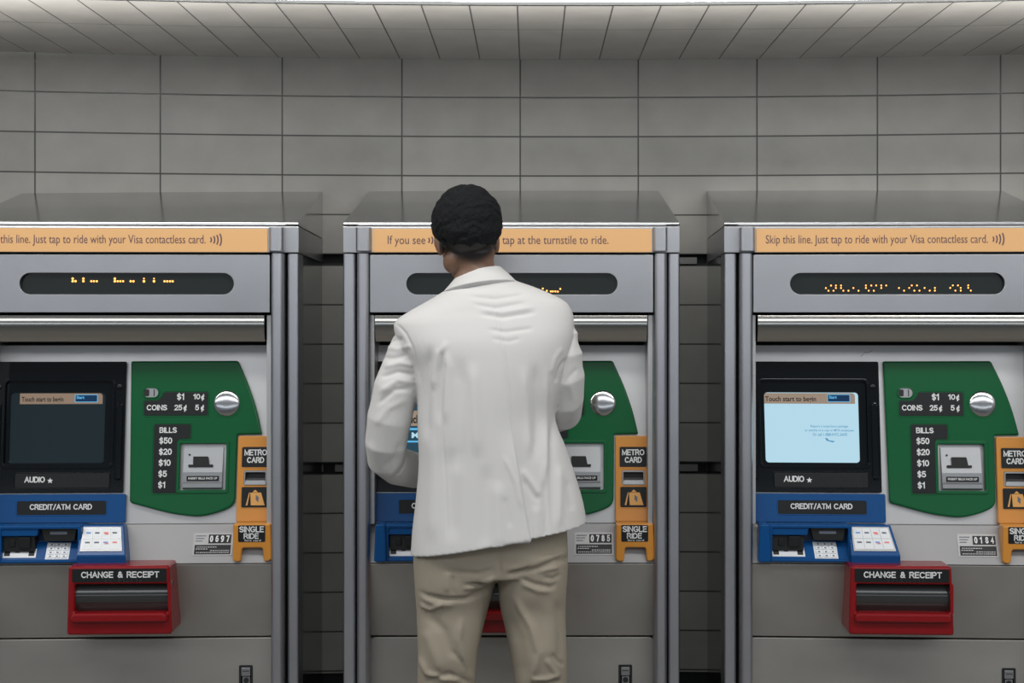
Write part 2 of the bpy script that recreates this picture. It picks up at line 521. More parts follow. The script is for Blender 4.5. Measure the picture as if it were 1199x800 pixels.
# soffit of narrow tiles running out from the wall, with a metal nosing
mb = MB(); vs = []; fs = []; uvs = []
n = 66
for i in range(n + 1):
    x = -3.2 + 6.6 * i / n
    y1 = wall_y(x) + .02; y0 = wall_y(x) - .815
    for j in range(5):
        y = y1 + (y0 - y1) * j / 4
        vs.append((x, y, TOP)); uvs.append((x + .168 + .1302 * 40, (wall_y(x) - y) + .478 * 4))
for i in range(n):
    for j in range(4):
        a = i * 5 + j; fs.append((a, a + 1, a + 6, a + 5))
mb.add(vs, fs, M['soffit'])
sof = mb.build('ceiling'); set_uv(sof, uvs); tag(sof, kind='structure')
mb = MB()
for i in range(n):
    xa = -3.2 + 6.6 * i / n; xb = xa + 6.6 / n
    ya, yb = wall_y(xa) - .815, wall_y(xb) - .815
    mb.hexa([(xa, ya - .01, TOP - .004), (xb, yb - .01, TOP - .004), (xb, yb, TOP - .004), (xa, ya, TOP - .004),
             (xa, ya - .01, TOP + .004), (xb, yb - .01, TOP + .004), (xb, yb, TOP + .004), (xa, ya, TOP + .004)], M['gap'])
    mb.hexa([(xa, ya - .012, TOP + .004), (xb, yb - .012, TOP + .004), (xb, yb, TOP + .004), (xa, ya, TOP + .004),
             (xa, ya - .012, TOP + .30), (xb, yb - .012, TOP + .30), (xb, yb, TOP + .30), (xa, ya, TOP + .30)], M['panel'])
tag(mb.build('trim_3'), kind='structure')
mb = MB(); mb.box(-4, 4.2, -7, 4.75, -.02, 0, M['floor'])
tag(mb.build('floor'), kind='structure')

# ------------------------------------------------------------------ ticket machines
def post_profile(mb, pxa, pxb, z0, z1, front, back, rad, m, n=5):
    """upright post with rounded front corners"""
    xa = P(pxa, 0, front)[0]; xb = P(pxb, 0, front)[0]
    rad = min(rad, (xb - xa) / 2 - 1e-4)
    pts = []
    for k in range(n + 1):
        a = R(180 + 90 * k / n); pts.append((xa + rad + rad * math.cos(a), front + rad + rad * math.sin(a)))
    for k in range(n + 1):
        a = R(270 + 90 * k / n); pts.append((xb - rad + rad * math.cos(a), front + rad + rad * math.sin(a)))
    pts += [(xb, back), (xa, back)]
    N = len(pts)
    vs = [(x, y, z0) for x, y in pts] + [(x, y, z1) for x, y in pts]
    fs = [(i, (i + 1) % N, N + (i + 1) % N, N + i) for i in range(N)]
    mb.add(vs, fs[:-3], m, True); mb.add(vs, fs[-3:], m, False)
    mb.add(vs, [tuple(range(N))[::-1], tuple(range(N, 2 * N))], m, False)

W = (796 - 401.5) * 4.0 / F
D = .655
def Z(py, yd=0.0): return P(0, py, yd)[1]
def X(px, yd=0.0): return P(px, 550, yd)[0]

def make_machine(loc, rz, label, variant):
    t = empty('ticket_machine', loc, rz)
    tag(t, label, 'ticket machine', 'ticket machines along the tiled wall')
    xl, xr = X(401.5), X(796)
    zb = Z(296.6)
    rec = .035                                   # the door panels sit this far behind the posts
    # --- cabinet shell
    mb = MB()
    mb.box(xl + .002, xl + .008, .02, D, .02, zb - .001, M['side'])
    mb.box(xr - .008, xr - .002, .02, D, .02, zb - .001, M['side'])
    mb.box(xl + .008, xr - .008, .19, D - .005, .02, zb - .001, M['gap'])
    mb.box(xl + .02, xr - .02, .05, D - .02, 0, .02, M['gap'])
    mb.build('cabinet', t)
    # --- posts
    for a, b, rad in ((401.5, 416, .008), (782.5, 796, .008)):
        p = MB(); post_profile(p, a, b, .02, zb - .002, 0, .10, rad, M['post']); p.build('outer_post', t)
    for a, b in ((417.5, 432.5), (766, 781)):
        p = MB(); post_profile(p, a, b, .02, zb - .002, -.032, .16, .014, M['post']); p.build('door_post', t)
    # --- cap band
    p = MB(); p.box(xl, xr, .0, D, zb + .001, Z(265.2), M['steel']); p.box(X(434, -.03), X(765, -.03), -.0295, .002, Z(296.2, -.03), Z(266.2, -.03), M['steel']); p.build('cap_band', t, bevel=.002)
    for a, b in ((416, 434), (765, 782)):
        p = MB(); post_profile(p, a, b, Z(294.5), Z(267.5), -.044, .002, .012, M['steel']); p.build('corner_block', t, bevel=.0015)
    # --- sloped top cover
    p = MB()
    zf0, zf1 = Z(264.2), Z(260.8)
    zk = 1.5 + (CY - 223.5) * (OY + D) / F
    p.hexa([(xl, -.003, zf0), (xr, -.003, zf0), (xr, D, zf0), (xl, D, zf0),
            (xl, -.003, zf1), (xr, -.003, zf1), (xr, D, zk), (xl, D, zk)], M['roof'])
    p.build('top_cover', t, bevel=.003)
    # --- banner
    p = MB(); add_shape(p, [rr(436, 268, 763, 295.4, .6)], -.033, .004, M['banner'], .0004)
    yb = -.0332
    if variant == 'mid':
        add_text(p, 'If you see', 454, 498, 276, 289, yb, M['bink'], 0.0)
        waves(p, 499, 281.5, 17, yb, M['bink'])
        add_text(p, ', just tap at the turnstile to ride.', 563, 712.5, 276, 289, yb, M['bink'], 0.0)
    else:
        dx = -12 if variant == 'left' else 0
        add_text(p, 'Skip this line. Just tap to ride with your Visa contactless card.', 447 + dx, 703 + dx, 275.5, 288.5, yb, M['bink'], 0.0)
        waves(p, 706 + dx, 281, 17, yb, M['bink'])
    p.build('banner', t)
    # --- message display panel
    p = MB()
    slot = rr(476, 320, 723, 345, 12.4, 10)
    add_shape(p, [rr(433.3, 298.5, 764.7, 366, 1), slot], -.026, .02, M['steel'], .001)
    dp = p.build('display_panel', t)
    p = MB(); add_shape(p, [rr(472, 317, 727, 348, 5)], -.0115, .004, M['window'], 0)
    pts = DOTS[variant]
    for x, y, r in pts:
        Xc, Zc = P(x, y, -.0125); s = r * .84 * 4.0 / F
        n = 8
        p.add([(Xc + s * math.cos(2 * math.pi * k / n), -.0122, Zc + s * math.sin(2 * math.pi * k / n)) for k in range(n)], [tuple(range(n))], M['led'])
    p.build('display_window', dp)
    # --- recess with the mirror strip
    p = MB()
    p.box(X(433), X(765), .165, .175, Z(613), Z(367), M['gap'])
    p.build('door_backing', t)
    p = MB()
    n = 14; x0, x1 = X(440, 0), X(757, 0); za, zc = Z(400, 0), Z(369.5, 0)
    vs = []; fs = []
    for k in range(n + 1):
        a = R(-30 + 44 * k / n)
        y = -.022 + .020 * (1 - math.cos(a)) / (1 - math.cos(R(30)))
        z = za + (zc - za) * (math.sin(a) - math.sin(R(-30))) / (math.sin(R(14)) - math.sin(R(-30)))
        vs += [(x0, y, z), (x1, y, z)]
    for k in range(n):
        a = 2 * k; fs.append((a, a + 1, a + 3, a + 2))
    p.add(vs, fs, M['chrome'], True)
    p.add([v for v in vs[0::2]], [tuple(range(n + 1))[::-1]], M['chrome'])
    p.add([v for v in vs[1::2]], [tuple(range(n + 1))], M['chrome'])
    p.box(x0, x1, .009, .15, za, za + .004, M['gap']); p.box(x0, x1, .009, .15, zc - .004, zc, M['gap'])
    p.build('mirror_strip', t)
    for a, b in ((434, 438.5), (758.6, 764.6)):
        p = MB(); p.box(X(a, .0), X(b, .0), .002, .16, Z(612, .03), Z(369, .0), M['panel']); p.build('side_strip', t, bevel=.001)
    # --- main door panel, leaning back
    TILT[0] = True
    p = MB(); add_shape(p, [rr(439.5, 402.5, 757.6, 612.6, 1)], rec, .014, M['panel'], .001)
    lean(p.build('door_panel', t))
    # --- black screen surround
    yd = rec - .012
    p = MB()
    hole = rr(455.5, 458.5, 564.5, 541, 4)
    add_shape(p, [rr(437, 422.3, 588.5, 576.5, 2), rr(449, 444, 574.5, 546.5, 5)], yd, .012, M['bezel'], .0025)
    add_shape(p, [rr(449.6, 444.6, 574, 546, 5), hole], yd + .006, .006, M['bezel'], .001)
    add_shape(p, [rr(447.4, 442.5, 576, 548, 6), rr(450.2, 445.4, 573.4, 545, 5)], yd - .004, .006, M['bezel'], .0015)
    add_shape(p, [rr(578, 470, 586, 562, 4)], yd - .006, .010, M['bezel'], .0045)
    add_shape(p, [rr(439, 470, 446, 562, 3.5)], yd - .006, .010, M['bezel'], .0045)
    for cx, cy in ((442.5, 452), (581, 452)):
        cyl(p, cx, cy, 3.2, yd - .002, yd + .002, M['bezel'], 16, .002)
    bz = p.build('screen_surround', t); lean(bz)
    ys = rec - .0015
    p = MB()
    main = {'mid': M['scr_teal'], 'left': M['scr_dark'], 'right': M['scr_lit']}[variant]
    head = M['scr_head'] if variant != 'left' else M['scr_headlow']
    add_shape(p, [rr(455, 458, 565, 541.5, 2)], ys, .002, main, 0)
    hx = 455.5 if variant != 'left' else 466
    ht = 459 if variant != 'mid' else 487
    if variant == 'mid':
        add_shape(p, [rr(456, 480, 564.5, 498, .5)], ys - .0003, .0003, head, 0)
        add_text(p, 'Touch', 470, 491, 485, 495, ys - .0004, M['scr_txt'], .03)
        add_shape(p, [rr(456, 500.5, 564.5, 503, .2)], ys - .0003, .0003, M['scr_cyan'], 0)
        add_shape(p, [rr(456, 515.5, 564.5, 517.5, .2)], ys - .0003, .0003, M['scr_cyan'], 0)
        add_text(p, 'METRO', 482, 520, 505.5, 512.5, ys - .0004, M['scr_lit'], .03)
    else:
        add_shape(p, [round_poly([(hx, 459, 0), (561, 459, 4), (561, 471.5, 0), (hx, 471.5, 0)], 0)], ys - .0003, .0003, head, 0)
        add_text(p, 'Touch start to begin', 457 if variant == 'right' else 468, 516, 463, 470.5, ys - .0005, M['scr_txt'], .02)
        add_shape(p, [rr(529, 460.5, 555.5, 469.5, 1)], ys - .0006, .0003, M['scr_btn'], 0)
        add_shape(p, [rr(529, 460.5, 555.5, 469.5, 1), rr(529.8, 461.2, 554.7, 468.8, .8)], ys - .0009, .0003, M['scr_cyan'], 0)
        add_text(p, 'Start', 531, 540, 462, 465.6, ys - .001, M['scr_cyan'], .03)
        if variant == 'right':
            for s, a, b, y in (('Report a suspicious package', 509, 552, 496.6), ('or activity to a cop or MTA employee.', 502, 559, 501.4), ('Or call 1-888-NYC-SAFE', 511, 551, 506)):
                add_text(p, s, a, b, y, y + 3.4, ys - .0004, M['scr_blue'], .01)
            add_shape(p, [round_poly([(525, 512, 0), (528, 512, 0), (529.5, 514.5, 0), (537, 515.5, 0), (534, 517, 0), (527, 515, 0)], .5)], ys - .0004, .0002, M['scr_blue'], 0)
    p.build('screen', bz)
    # audio plate
    p = MB(); yp = yd - .003
    add_shape(p, [rr(464, 553.5, 572.5, 570.8, 2)], yp, .004, M['plate'], .0008)
    add_caps(p, 'AUDIO', 475, 498.5, 557.3, 564.3, yp, M['white'], .175)
    star = []
    for k in range(10):
        a = R(90 + 36 * k); q = 3.6 if k % 2 == 0 else 1.5
        star.append((504.5 + q * math.cos(a), 562.3 - q * math.sin(a)))
    add_shape(p, [star], yp - .0006, .0008, M['white'], 0)
    braille(p, 512, 568, 556, 569, yp, M['braille'], 3, 3)
    outline(p, rr(463, 552.5, 573.5, 571.8, 2.5), yd - .0006, .0011, M['bezel'])
    p.build('audio_plate', bz)
    # --- green cash panel
    yg = rec - .016
    p = MB()
    outer = round_poly([(593.5, 422, 2), (717.5, 421.5, 3), (731, 451, 30), (741, 480, 30), (747.6, 508.5, 2), (719, 509, 2), (718.5, 592, 9),
                        (702, 600, 18), (678, 606, 30), (645, 602, 40), (596.5, 588.5, 4)], 3)
    bill_hole = rr(653.5, 519.5, 707, 574, 1.5)
    coin_hole = rr(608, 452.5, 628, 466, 6.4)
    add_shape(p, [outer, bill_hole], yg, .018, M['green'], .0055)
    add_shape(p, [rr(650, 515.6, 710.5, 578, 3), rr(653.4, 519.2, 707.1, 574.2, 1.5)], yg - .003, .004, M['green'], .0014)
    g = p.build('cash_panel', t); lean(g)
    p = MB()
    add_shape(p, [coin_hole, rr(609.6, 454, 626.2, 464.6, 5)], yg - .003, .005, M['green'], .0012)
    add_shape(p, [rr(609.4, 453.8, 626.4, 464.8, 5)], yg - .0008, .002, M['silver'], .0005)
    add_shape(p, [rr(609.8, 455.3, 616, 463.4, 1.5)], yg - .0012, .001, M['dark'], 0)
    add_shape(p, [rr(621, 455.3, 622.2, 463.4, .3)], yg - .0012, .001, M['dark'], 0)
    p.build('coin_slot', g)
    p = MB(); yp = yg - .0012
    add_shape(p, [round_poly([(633, 458.6), (684, 458.6), (684, 486), (610.5, 486), (610.5, 468.6), (626, 468.6), (631, 464)], 2)], yp, .002, M['plate'], .0005)
    add_caps(p, 'COINS', 613.5, 637, 473.5, 480, yp, M['white'], .175)
    add_caps(p, '25', 645.5, 654.5, 473.5, 480, yp, M['white'], .175); add_caps(p, '¢', 656, 660, 473.5, 480.8, yp, M['white'], .175)
    add_caps(p, '5', 669.5, 674, 473.5, 480, yp, M['white'], .175); add_caps(p, '¢', 676, 680, 473.5, 480.8, yp, M['white'], .175)
    add_caps(p, '$1', 648, 656.5, 460.3, 467.8, yp, M['white'], .175)
    add_caps(p, '10', 667, 675, 460.8, 467.2, yp, M['white'], .175); add_caps(p, '¢', 676, 680, 460.8, 468, yp, M['white'], .175)
    braille(p, 616, 682, 481.5, 485.5, yp, M['braille'], 1, 5, 5)
    outline(p, round_poly([(633, 457.3), (685.3, 457.3), (685.3, 487.3), (609.2, 487.3), (609.2, 467.4), (625.4, 467.4), (630, 463.2)], 2.5), yg, .0013, M['green'])
    p.build('coin_plate', g)
    p = MB()
    cyl(p, 706, 471.8, 17.4, yg - .0015, yg + .004, M['green'], 36)
    cyl(p, 706, 471.8, 15.4, yg - .002, yg + .004, M['dome'], 40, .008)
    p.build('coin_return_button', g)
    p = MB()
    add_shape(p, [round_poly([(623, 496.5), (665, 496.5), (665, 513.5), (651.3, 513.5), (651.3, 577.5), (623, 577.5)], 2)], yp, .002, M['plate'], .0005)
    add_caps(p, 'BILLS', 629, 649, 500, 506.6, yp, M['white'], .175)
    for s, y, x1 in (('$50', 512, 644), ('$20', 525, 644), ('$10', 538, 643), ('$5', 551, 639), ('$1', 564, 637.5)):
        add_caps(p, s, 629, x1, y, y + 7.4, yp, M['white'], .175)
    braille(p, 628, 648, 506.5, 511, yp, M['braille'], 1, 8, 5)
    outline(p, round_poly([(621.8, 495.3), (666.2, 495.3), (666.2, 514.7), (652.4, 514.7), (652.4, 578.7), (621.8, 578.7)], 2.5), yg, .0013, M['green'])
    p.build('bill_plate', g)
    # bill acceptor
    yr = yg + .017
    p = MB()
    add_shape(p, [rr(651, 517, 709.5, 576.5, 1)], yr, .002, M['dark'], 0)
    Xa, Xb = X(657.5, yg), X(703, yg)
    def prof(pts, m, xa=Xa, xb=Xb):
        """(py, y) profile swept across X"""
        zs = [(y, Z(py, yg)) for py, y in pts]; n = len(zs)
        vs = [(xa, y, z) for y, z in zs] + [(xb, y, z) for y, z in zs]
        fs = [(i, i + 1, n + i + 1, n + i) for i in range(n - 1)]
        p.add(vs, fs + [tuple(range(n))[::-1], tuple(range(n, 2 * n))], m)
    prof([(523, yr), (523, yg + .010), (540, yg + .004), (553, yg - .001), (557, yg - .001), (557, yr)], M['silver'])
    prof([(564, yr), (564, yg - .001), (566.5, yg - .006), (571, yg - .006), (573, yg), (573, yr)], M['silver'])
    prof([(556.5, yr), (556.5, yg - .0015), (564.5, yg - .0015), (564.5, yr)], M['silver'])
    add_shape(p, [rr(662, 557.5, 699.5, 563.6, .8)], yg - .0025, .001, M['plate'], 0)
    add_text(p, 'INSERT BILLS FACE UP', 664, 697.5, 559, 561.6, yg - .0027, M['white'], .02)
    add_shape(p, [round_poly([(669, 534.5, 1), (686, 534.5, 1), (688, 545, .5), (669, 545, .5)], 1)], yg - .002, .012, M['dark'], 0)
    add_shape(p, [rr(663.5, 544, 692, 547, .8)], yg - .0025, .01, M['dark'], 0)
    add_shape(p, [rr(663, 531, 665, 533, .9)], yg + .003, .004, M['dark'], 0)
    ba = p.build('bill_acceptor', g)
    # --- blue card panel
    yq = rec - .014
    p = MB()
    add_shape(p, [rr(437, 578, 592, 612, 2)], yq, .016, M['blue'], .002)
    add_shape(p, [rr(466, 585, 571, 603.5, 2), rr(467.2, 586.2, 569.8, 602.3, 1.5)], yq - .0012, .002, M['blue'], .0006)
    cp = p.build('card_panel', t); lean(cp)
    p = MB()
    add_shape(p, [rr(467.2, 586.2, 569.8, 602.3, 1.5)], yq - .0006, .002, M['plate'], .0003)
    add_caps(p, 'CREDIT/ATM CARD', 482, 553.5, 589.6, 596.2, yq - .0006, M['white'], .175)
    braille(p, 490, 545, 598, 601.5, yq - .0006, M['braille'], 1, 9, 5)
    p.build('card_label', cp)
    TILT[0] = False
    # --- sloping ledge
    p = MB()
    za, zc = Z(613.5, rec), Z(659.5, -.012)
    x0, x1 = X(434, rec), X(764.6, rec)
    p.hexa([(x0, -.012, zc), (x1, -.012, zc), (x1, .05, zc), (x0, .05, zc),
            (x0, rec, za), (x1, rec, za), (x1, .05, za), (x0, .05, za)], M['ledge'])
    p.build('ledge', t, bevel=.002)
    sl = (rec + .012) / (za - zc)                 # slope of the ledge: dy per dz
    def ledge_y(py): return rec - (py - 613.5) / (659.5 - 613.5) * (rec + .012)
    # --- card reader tray: blue bowl with lips
    p = MB()
    yf = -.030
    add_shape(p, [round_poly([(450, 614.5), (547, 614.5), (547, 657.5), (450, 657.5)], 2),
                  round_poly([(455, 618), (543, 618), (543, 654.6), (455, 654.6)], 2)], yf, .05, M['blue'], .002)
    add_shape(p, [round_poly([(439.5, 614), (451, 614), (452.5, 658.5), (437.5, 658.5)], 3)], yf - .010, .06, M['blue'], .004)
    add_shape(p, [rr(452, 615, 545, 657, 1)], .016, .01, M['bluedark'], 0)
    # hood over the reader
    add_shape(p, [round_poly([(453, 616), (498, 616), (496, 626.5), (453, 626.5)], 2)], yf + .004, .045, M['blue'], .003)
    # sloping floor of the bowl
    p.hexa([(X(453, 0), yf + .004, Z(655.5, yf)), (X(545, 0), yf + .004, Z(655.5, yf)), (X(545, 0), .016, Z(655.5, yf)), (X(453, 0), .016, Z(655.5, yf)),
            (X(453, 0), yf + .004, Z(654, yf)), (X(545, 0), yf + .004, Z(654, yf)), (X(545, 0), .012, Z(633, 0)), (X(453, 0), .012, Z(633, 0))], M['blue'])
    tr = p.build('card_tray', t)
    def slopept(px, py):
        """a point on the bowl floor"""
        s = (654 - py) / (654 - 633.0)
        y = yf + .004 + s * (.012 - yf - .004)
        xx, zz = P(px, py, y)
        return xx, y, zz
    def slopequad(mb, x0, x1, y0, y1, m, lift=.001, thick=.002):
        a = [slopept(x0, y1), slopept(x1, y1), slopept(x1, y0), slopept(x0, y0)]
        nrm = (Vector(a[1]) - Vector(a[0])).cross(Vector(a[3]) - Vector(a[0])).normalized()
        top = [tuple(Vector(q) + nrm * lift) for q in a]; bot = [tuple(Vector(q) + nrm * (lift - thick)) for q in a]
        mb.hexa([bot[0], bot[1], bot[2], bot[3], top[0], top[1], top[2], top[3]], m)
    p = MB()
    p.box(X(457), X(493), yf + .014, .014, Z(643), Z(626), M['dark'])
    add_shape(p, [rr(474, 627.5, 488, 640, 2)], yf + .006, .02, M['plate'], .002)
    add_shape(p, [rr(463, 630, 470, 639, 2)], yf + .010, .02, M['plate'], .002)
    slopequad(p, 456, 494, 641, 651.5, M['card'], .0015)
    for a, b in ((457.5, 464), (485.5, 492)): slopequad(p, a, b, 643, 649.5, M['dark'], .0022)
    slopequad(p, 470, 475, 643, 646, M['ink'], .0022)
    p.build('card_reader', tr)
    p = MB()
    add_shape(p, [round_poly([(500, 616.5), (541, 616.5), (538, 632), (504, 632)], 2)], yf + .012, .02, M['dark'], .001)
    add_shape(p, [rr(510, 621, 530, 624.5, 1.5)], yf + .011, .003, M['ink'], .0005)
    slopequad(p, 505, 532, 634, 653.5, M['card'], .0012)
    for r in range(4):
        for c in range(3):
            slopequad(p, 507.5 + c * 8, 513.5 + c * 8, 635.5 + r * 4.5, 638.8 + r * 4.5, M['key'], .004, .003)
            slopequad(p, 509.5 + c * 8, 511.8 + c * 8, 636.4 + r * 4.5, 637.9 + r * 4.5, M['ink'], .0043, .0003)
    p.build('keypad', tr)
    # --- tilted sign card
    p = MB()
    A = [(545, 613.5, -.004), (594, 613.5, -.004), (601, 649.5, -.058), (544, 649.5, -.058)]
    def q(px, py, y): xx, zz = P(px, py, y); return Vector((xx, y, zz))
    tl, tr_, br_, bl = [q(*a) for a in A]
    nrm = (tr_ - tl).cross(bl - tl).normalized()
    if nrm.y > 0: nrm = -nrm
    back = [Vector((v.x, .03, v.z - .002)) for v in (tl, tr_, br_, bl)]
    low = [Vector((bl.x, -.054, Z(659.5, -.055))), Vector((br_.x, -.054, Z(659.5, -.055)))]
    p.add([tuple(v) for v in (tl, tr_, br_, bl, back[0], back[1], Vector((br_.x, .03, low[0].z)), Vector((bl.x, .03, low[0].z)), low[0], low[1])],
          [(0, 3, 2, 1), (3, 8, 9, 2), (1, 2, 9, 6, 5), (0, 4, 7, 8, 3), (8, 7, 6, 9), (4, 5, 6, 7), (0, 1, 5, 4)], M['blue'])
    sg = p.build('card_sign_holder', t, bevel=.003)
    def on(u, v, lift):
        a = tl.lerp(tr_, u); b = bl.lerp(br_, u)
        return tuple(a.lerp(b, v) + nrm * lift)
    p = MB()
    def patch(u0, u1, v0, v1, lift, m):
        c = [on(u0, v1, lift), on(u1, v1, lift), on(u1, v0, lift), on(u0, v0, lift)]
        b = [on(u0, v1, 0.0001), on(u1, v1, 0.0001), on(u1, v0, 0.0001), on(u0, v0, 0.0001)]
        p.hexa(b + c, m)
    patch(.06, .93, .08, .86, .002, M['silver'])
    patch(.09, .90, .12, .80, .0026, M['card'])
    cols = [M['inkblue'], M['ink'], M['inkred'], M['ink'], M['ink'], M['ink'], M['inkblue'], M['inkred']]
    for r in range(2):
        for c in range(4):
            u = .12 + c * .195; v = .16 + r * .31
            patch(u + .03, u + .13, v + .09, v + .14, .003, cols[r * 4 + c])
            if r * 4 + c in (2, 6): patch(u + .06, u + .14, v + .13, v + .17, .0033, M['inkred'])
        if r: patch(.09, .90, .455, .468, .003, M['silver'])
    for c in range(1, 4): patch(.095 + c * .197, .103 + c * .197, .14, .78, .003, M['silver'])
    p.build('card_brand_sign', sg)
    # --- orange card dispenser
    TILT[0] = True
    yo = rec - .018
    p = MB()
    slot = rr(728.5, 551.5, 754.8, 568.5, 1.5)
    add_shape(p, [round_poly([(720.5, 510.5), (766, 510.5), (766, 612), (720.5, 612)], 2.5), slot], yo, .018, M['orange'], .0022)
    co = p.build('card_dispenser', t); lean(co)
    p = MB(); add_shape(p, [rr(725.6, 523.8, 757, 547.4, 1.5)], yo - .001, .002, M['plate'], .0004)
    add_caps(p, 'METRO', 728.3, 754.5, 526.6, 533.6, yo - .001, M['white'], .175)
    add_caps(p, 'CARD', 731.5, 751.5, 535.6, 542.4, yo - .001, M['white'], .175)
    outline(p, rr(724.8, 523, 757.8, 548.2, 2), yo, .0011, M['orange'])
    p.build('card_name_plate', co)
    p = MB()
    add_shape(p, [rr(727, 550, 756, 570, 1)], yo + .016, .002, M['dark'], 0)
    yy = yo
    p.hexa([(X(729.5, yo), yo - .003, Z(568, yo)), (X(753.8, yo), yo - .003, Z(568, yo)), (X(753.8, yo), yo + .015, Z(568, yo)), (X(729.5, yo), yo + .015, Z(568, yo)),
            (X(730.5, yo), yo - .002, Z(563, yo)), (X(752.8, yo), yo - .002, Z(563, yo)), (X(752.8, yo), yo + .012, Z(560, yo)), (X(730.5, yo), yo + .012, Z(560, yo))], M['silver'])
    add_shape(p, [slot, rr(730, 553.4, 753.4, 567.8, 1)], yo - .001, .006, M['silver'], .0005)
    p.build('card_slot', co)
    p = MB(); add_shape(p, [rr(726.4, 571, 757, 595, 1.5)], yo - .001, .002, M['plate'], .0004)
    yk = yo - .0014
    add_shape(p, [[(736.5, 577.5), (749, 577.5), (753.5, 592.5), (737.5, 592.5)]], yk, .0005, M['bag'], 0)
    add_shape(p, [[(735, 577.5), (736, 577.5), (733.5, 592.5), (731.5, 592.5)]], yk, .0005, M['bag'], 0)
    add_shape(p, [[(739, 577), (742, 574), (745.5, 577)]], yk, .0005, M['bag'], 0)
    add_shape(p, [[(743, 580), (746.5, 583), (746, 589), (743, 586)]], yk - .0002, .0004, M['ink'], 0)
    outline(p, rr(725.6, 570.2, 757.8, 595.8, 2), yo, .0011, M['orange'])
    p.build('picture_plate', co)
    TILT[0] = False
    # --- orange single ride dispenser on the ledge
    ysr = -.020
    p = MB()
    body = round_poly([(721.5, 613.5, 2), (765, 613.5, 2), (766.5, 656, 5), (757.5, 658.5, 4), (756, 641.5, 3), (732, 641.5, 3), (730.5, 658.5, 4), (721, 657, 4)], 2)
    add_shape(p, [body], ysr, .045, M['orange'], .004)
    sr = p.build('single_ride_dispenser', t)
    p = MB(); add_shape(p, [rr(727.5, 615, 759, 634.5, 1.5)], ysr - .001, .002, M['plate'], .0004)
    add_caps(p, 'SINGLE', 729, 757.5, 616.2, 623.2, ysr - .001, M['white'], .175)
    add_caps(p, 'RIDE', 734, 751.5, 624.4, 630.8, ysr - .001, M['white'], .175)
    add_text(p, 'fare card', 735, 754, 631.6, 633.8, ysr - .001, M['white'], .0)
    p.build('single_ride_plate', sr)
    # --- serial plate lying on the ledge
    p = MB()
    def lq(x0, x1, y0, y1, m, lift, mbq=None):
        vs = []
        for yo_ in (lift - .0006, lift):
            for (xx, yy_) in ((x0, y1), (x1, y1), (x1, y0), (x0, y0)):
                Y = ledge_y(yy_) - yo_ - .0005
                a, b = P(xx, yy_, Y); vs.append((a, Y, b))
        (mbq or p).hexa(vs, m)
    lq(672.5, 718.5, 623.5, 650, M['serial'], .001)
    lq(674.5, 716.5, 637.5, 648.5, M['plate'], .0016)
    lq(690, 716, 625.5, 635.8, M['plate'], .0016)
    num = {'left': '0697', 'mid': '0785', 'right': '0184'}[variant]
    for i, ch in enumerate(num):
        lq(690.8 + i * 6.3, 696.4 + i * 6.3, 626, 635.4, M['plate'], .002)
        add_caps(p, ch, 691.8 + i * 6.3, 695.4 + i * 6.3, 627.2, 634.2, ledge_y(634.2) - .0034, M['white'], .175, slope=sl)
    for k in range(3): lq(675, 687 - 2 * k, 626.5 + 3 * k, 627.5 + 3 * k, M['ink'], .0016)
    for k, (a, b) in enumerate(((677, 700), (676, 690), (693, 714), (677, 714))):
        yy_ = 639.5 + (k if k < 2 else k - .2) * 2.3
        xx = a
        rnd = random.Random(k + len(num))
        while xx < b:
            wd = rnd.uniform(1, 2.4); lq(xx, xx + wd, yy_, yy_ + 1.1, M['serial'], .002); xx += wd + .8
    p.build('serial_plate', t)
    # --- lower panel, leaning back towards its foot
    p = MB()
    z0, z1 = Z(744.3, .03), Z(660.3, -.010)
    p.hexa([(x0, .030, z0), (x1, .030, z0), (x1, .06, z0), (x0, .06, z0),
            (x0, -.010, z1), (x1, -.010, z1), (x1, .06, z1), (x0, .06, z1)], M['lower'])
    p.build('lower_panel', t, bevel=.0015)
    # --- base door
    p = MB()
    add_shape(p, [round_poly([(434.5, 746.5, 5), (764.6, 746.5, 5), (764.6, 983, 1), (434.5, 983, 1)], 1), rr(725, 779.5, 739.5, 815, 1)], .026, .03, M['lower'], .0015)
    p.build('base_door', t)
    p = MB()
    add_shape(p, [rr(724.2, 778.6, 740.3, 816, 1.5), rr(726.4, 781, 738, 814, 1)], .0245, .02, M['gap'], .0006)
    add_shape(p, [rr(725, 779.5, 739.5, 815, 1)], .044, .004, M['gap'], 0)
    add_shape(p, [rr(727, 781.5, 737.6, 791.5, .8)], .022, .02, M['silver'], .002)
    add_shape(p, [rr(728, 792, 737, 812, .8)], .027, .014, M['silver'], .001)
    add_shape(p, [rr(728.5, 785.2, 736.2, 786, .2)], .0215, .002, M['gap'], 0)
    cyl(p, 732.5, 796.5, 3.2, .025, .03, M['gap'], 16)
    p.build('lock', t)
    # --- red change tray
    p = MB()
    e = -.10
    SHIFT[0] = -3.0
    win = rr(549, 683, 657.5, 716, 2)
    outer = round_poly([(542, 661.5, 4), (658.5, 661.5, 4), (661.5, 742, 4), (540, 742, 4)], 4)
    add_shape(p, [outer, win], e, .125, M['red'], .007)
    add_shape(p, [round_poly([(546.5, 717), (656, 717), (658, 727.5), (545, 727.5)], 5)], e - .016, .03, M['red'], .0058)
    ct = p.build('change_tray', t)
    p = MB(); add_shape(p, [rr(546.5, 665, 655.5, 680.3, 1.5)], e - .0012, .003, M['plate'], .0005)
    add_caps(p, 'CHANGE', 557, 594, 668, 675.3, e - .0012, M['white'], .175)
    add_caps(p, '&', 599, 605, 668, 675.3, e - .0012, M['white'], .175)
    add_caps(p, 'RECEIPT', 609.5, 647, 668, 675.3, e - .0012, M['white'], .175)
    braille(p, 585, 630, 676.8, 680, e - .0012, M['braille'], 1, 11, 5)
    p.build('change_label', ct)
    p = MB()
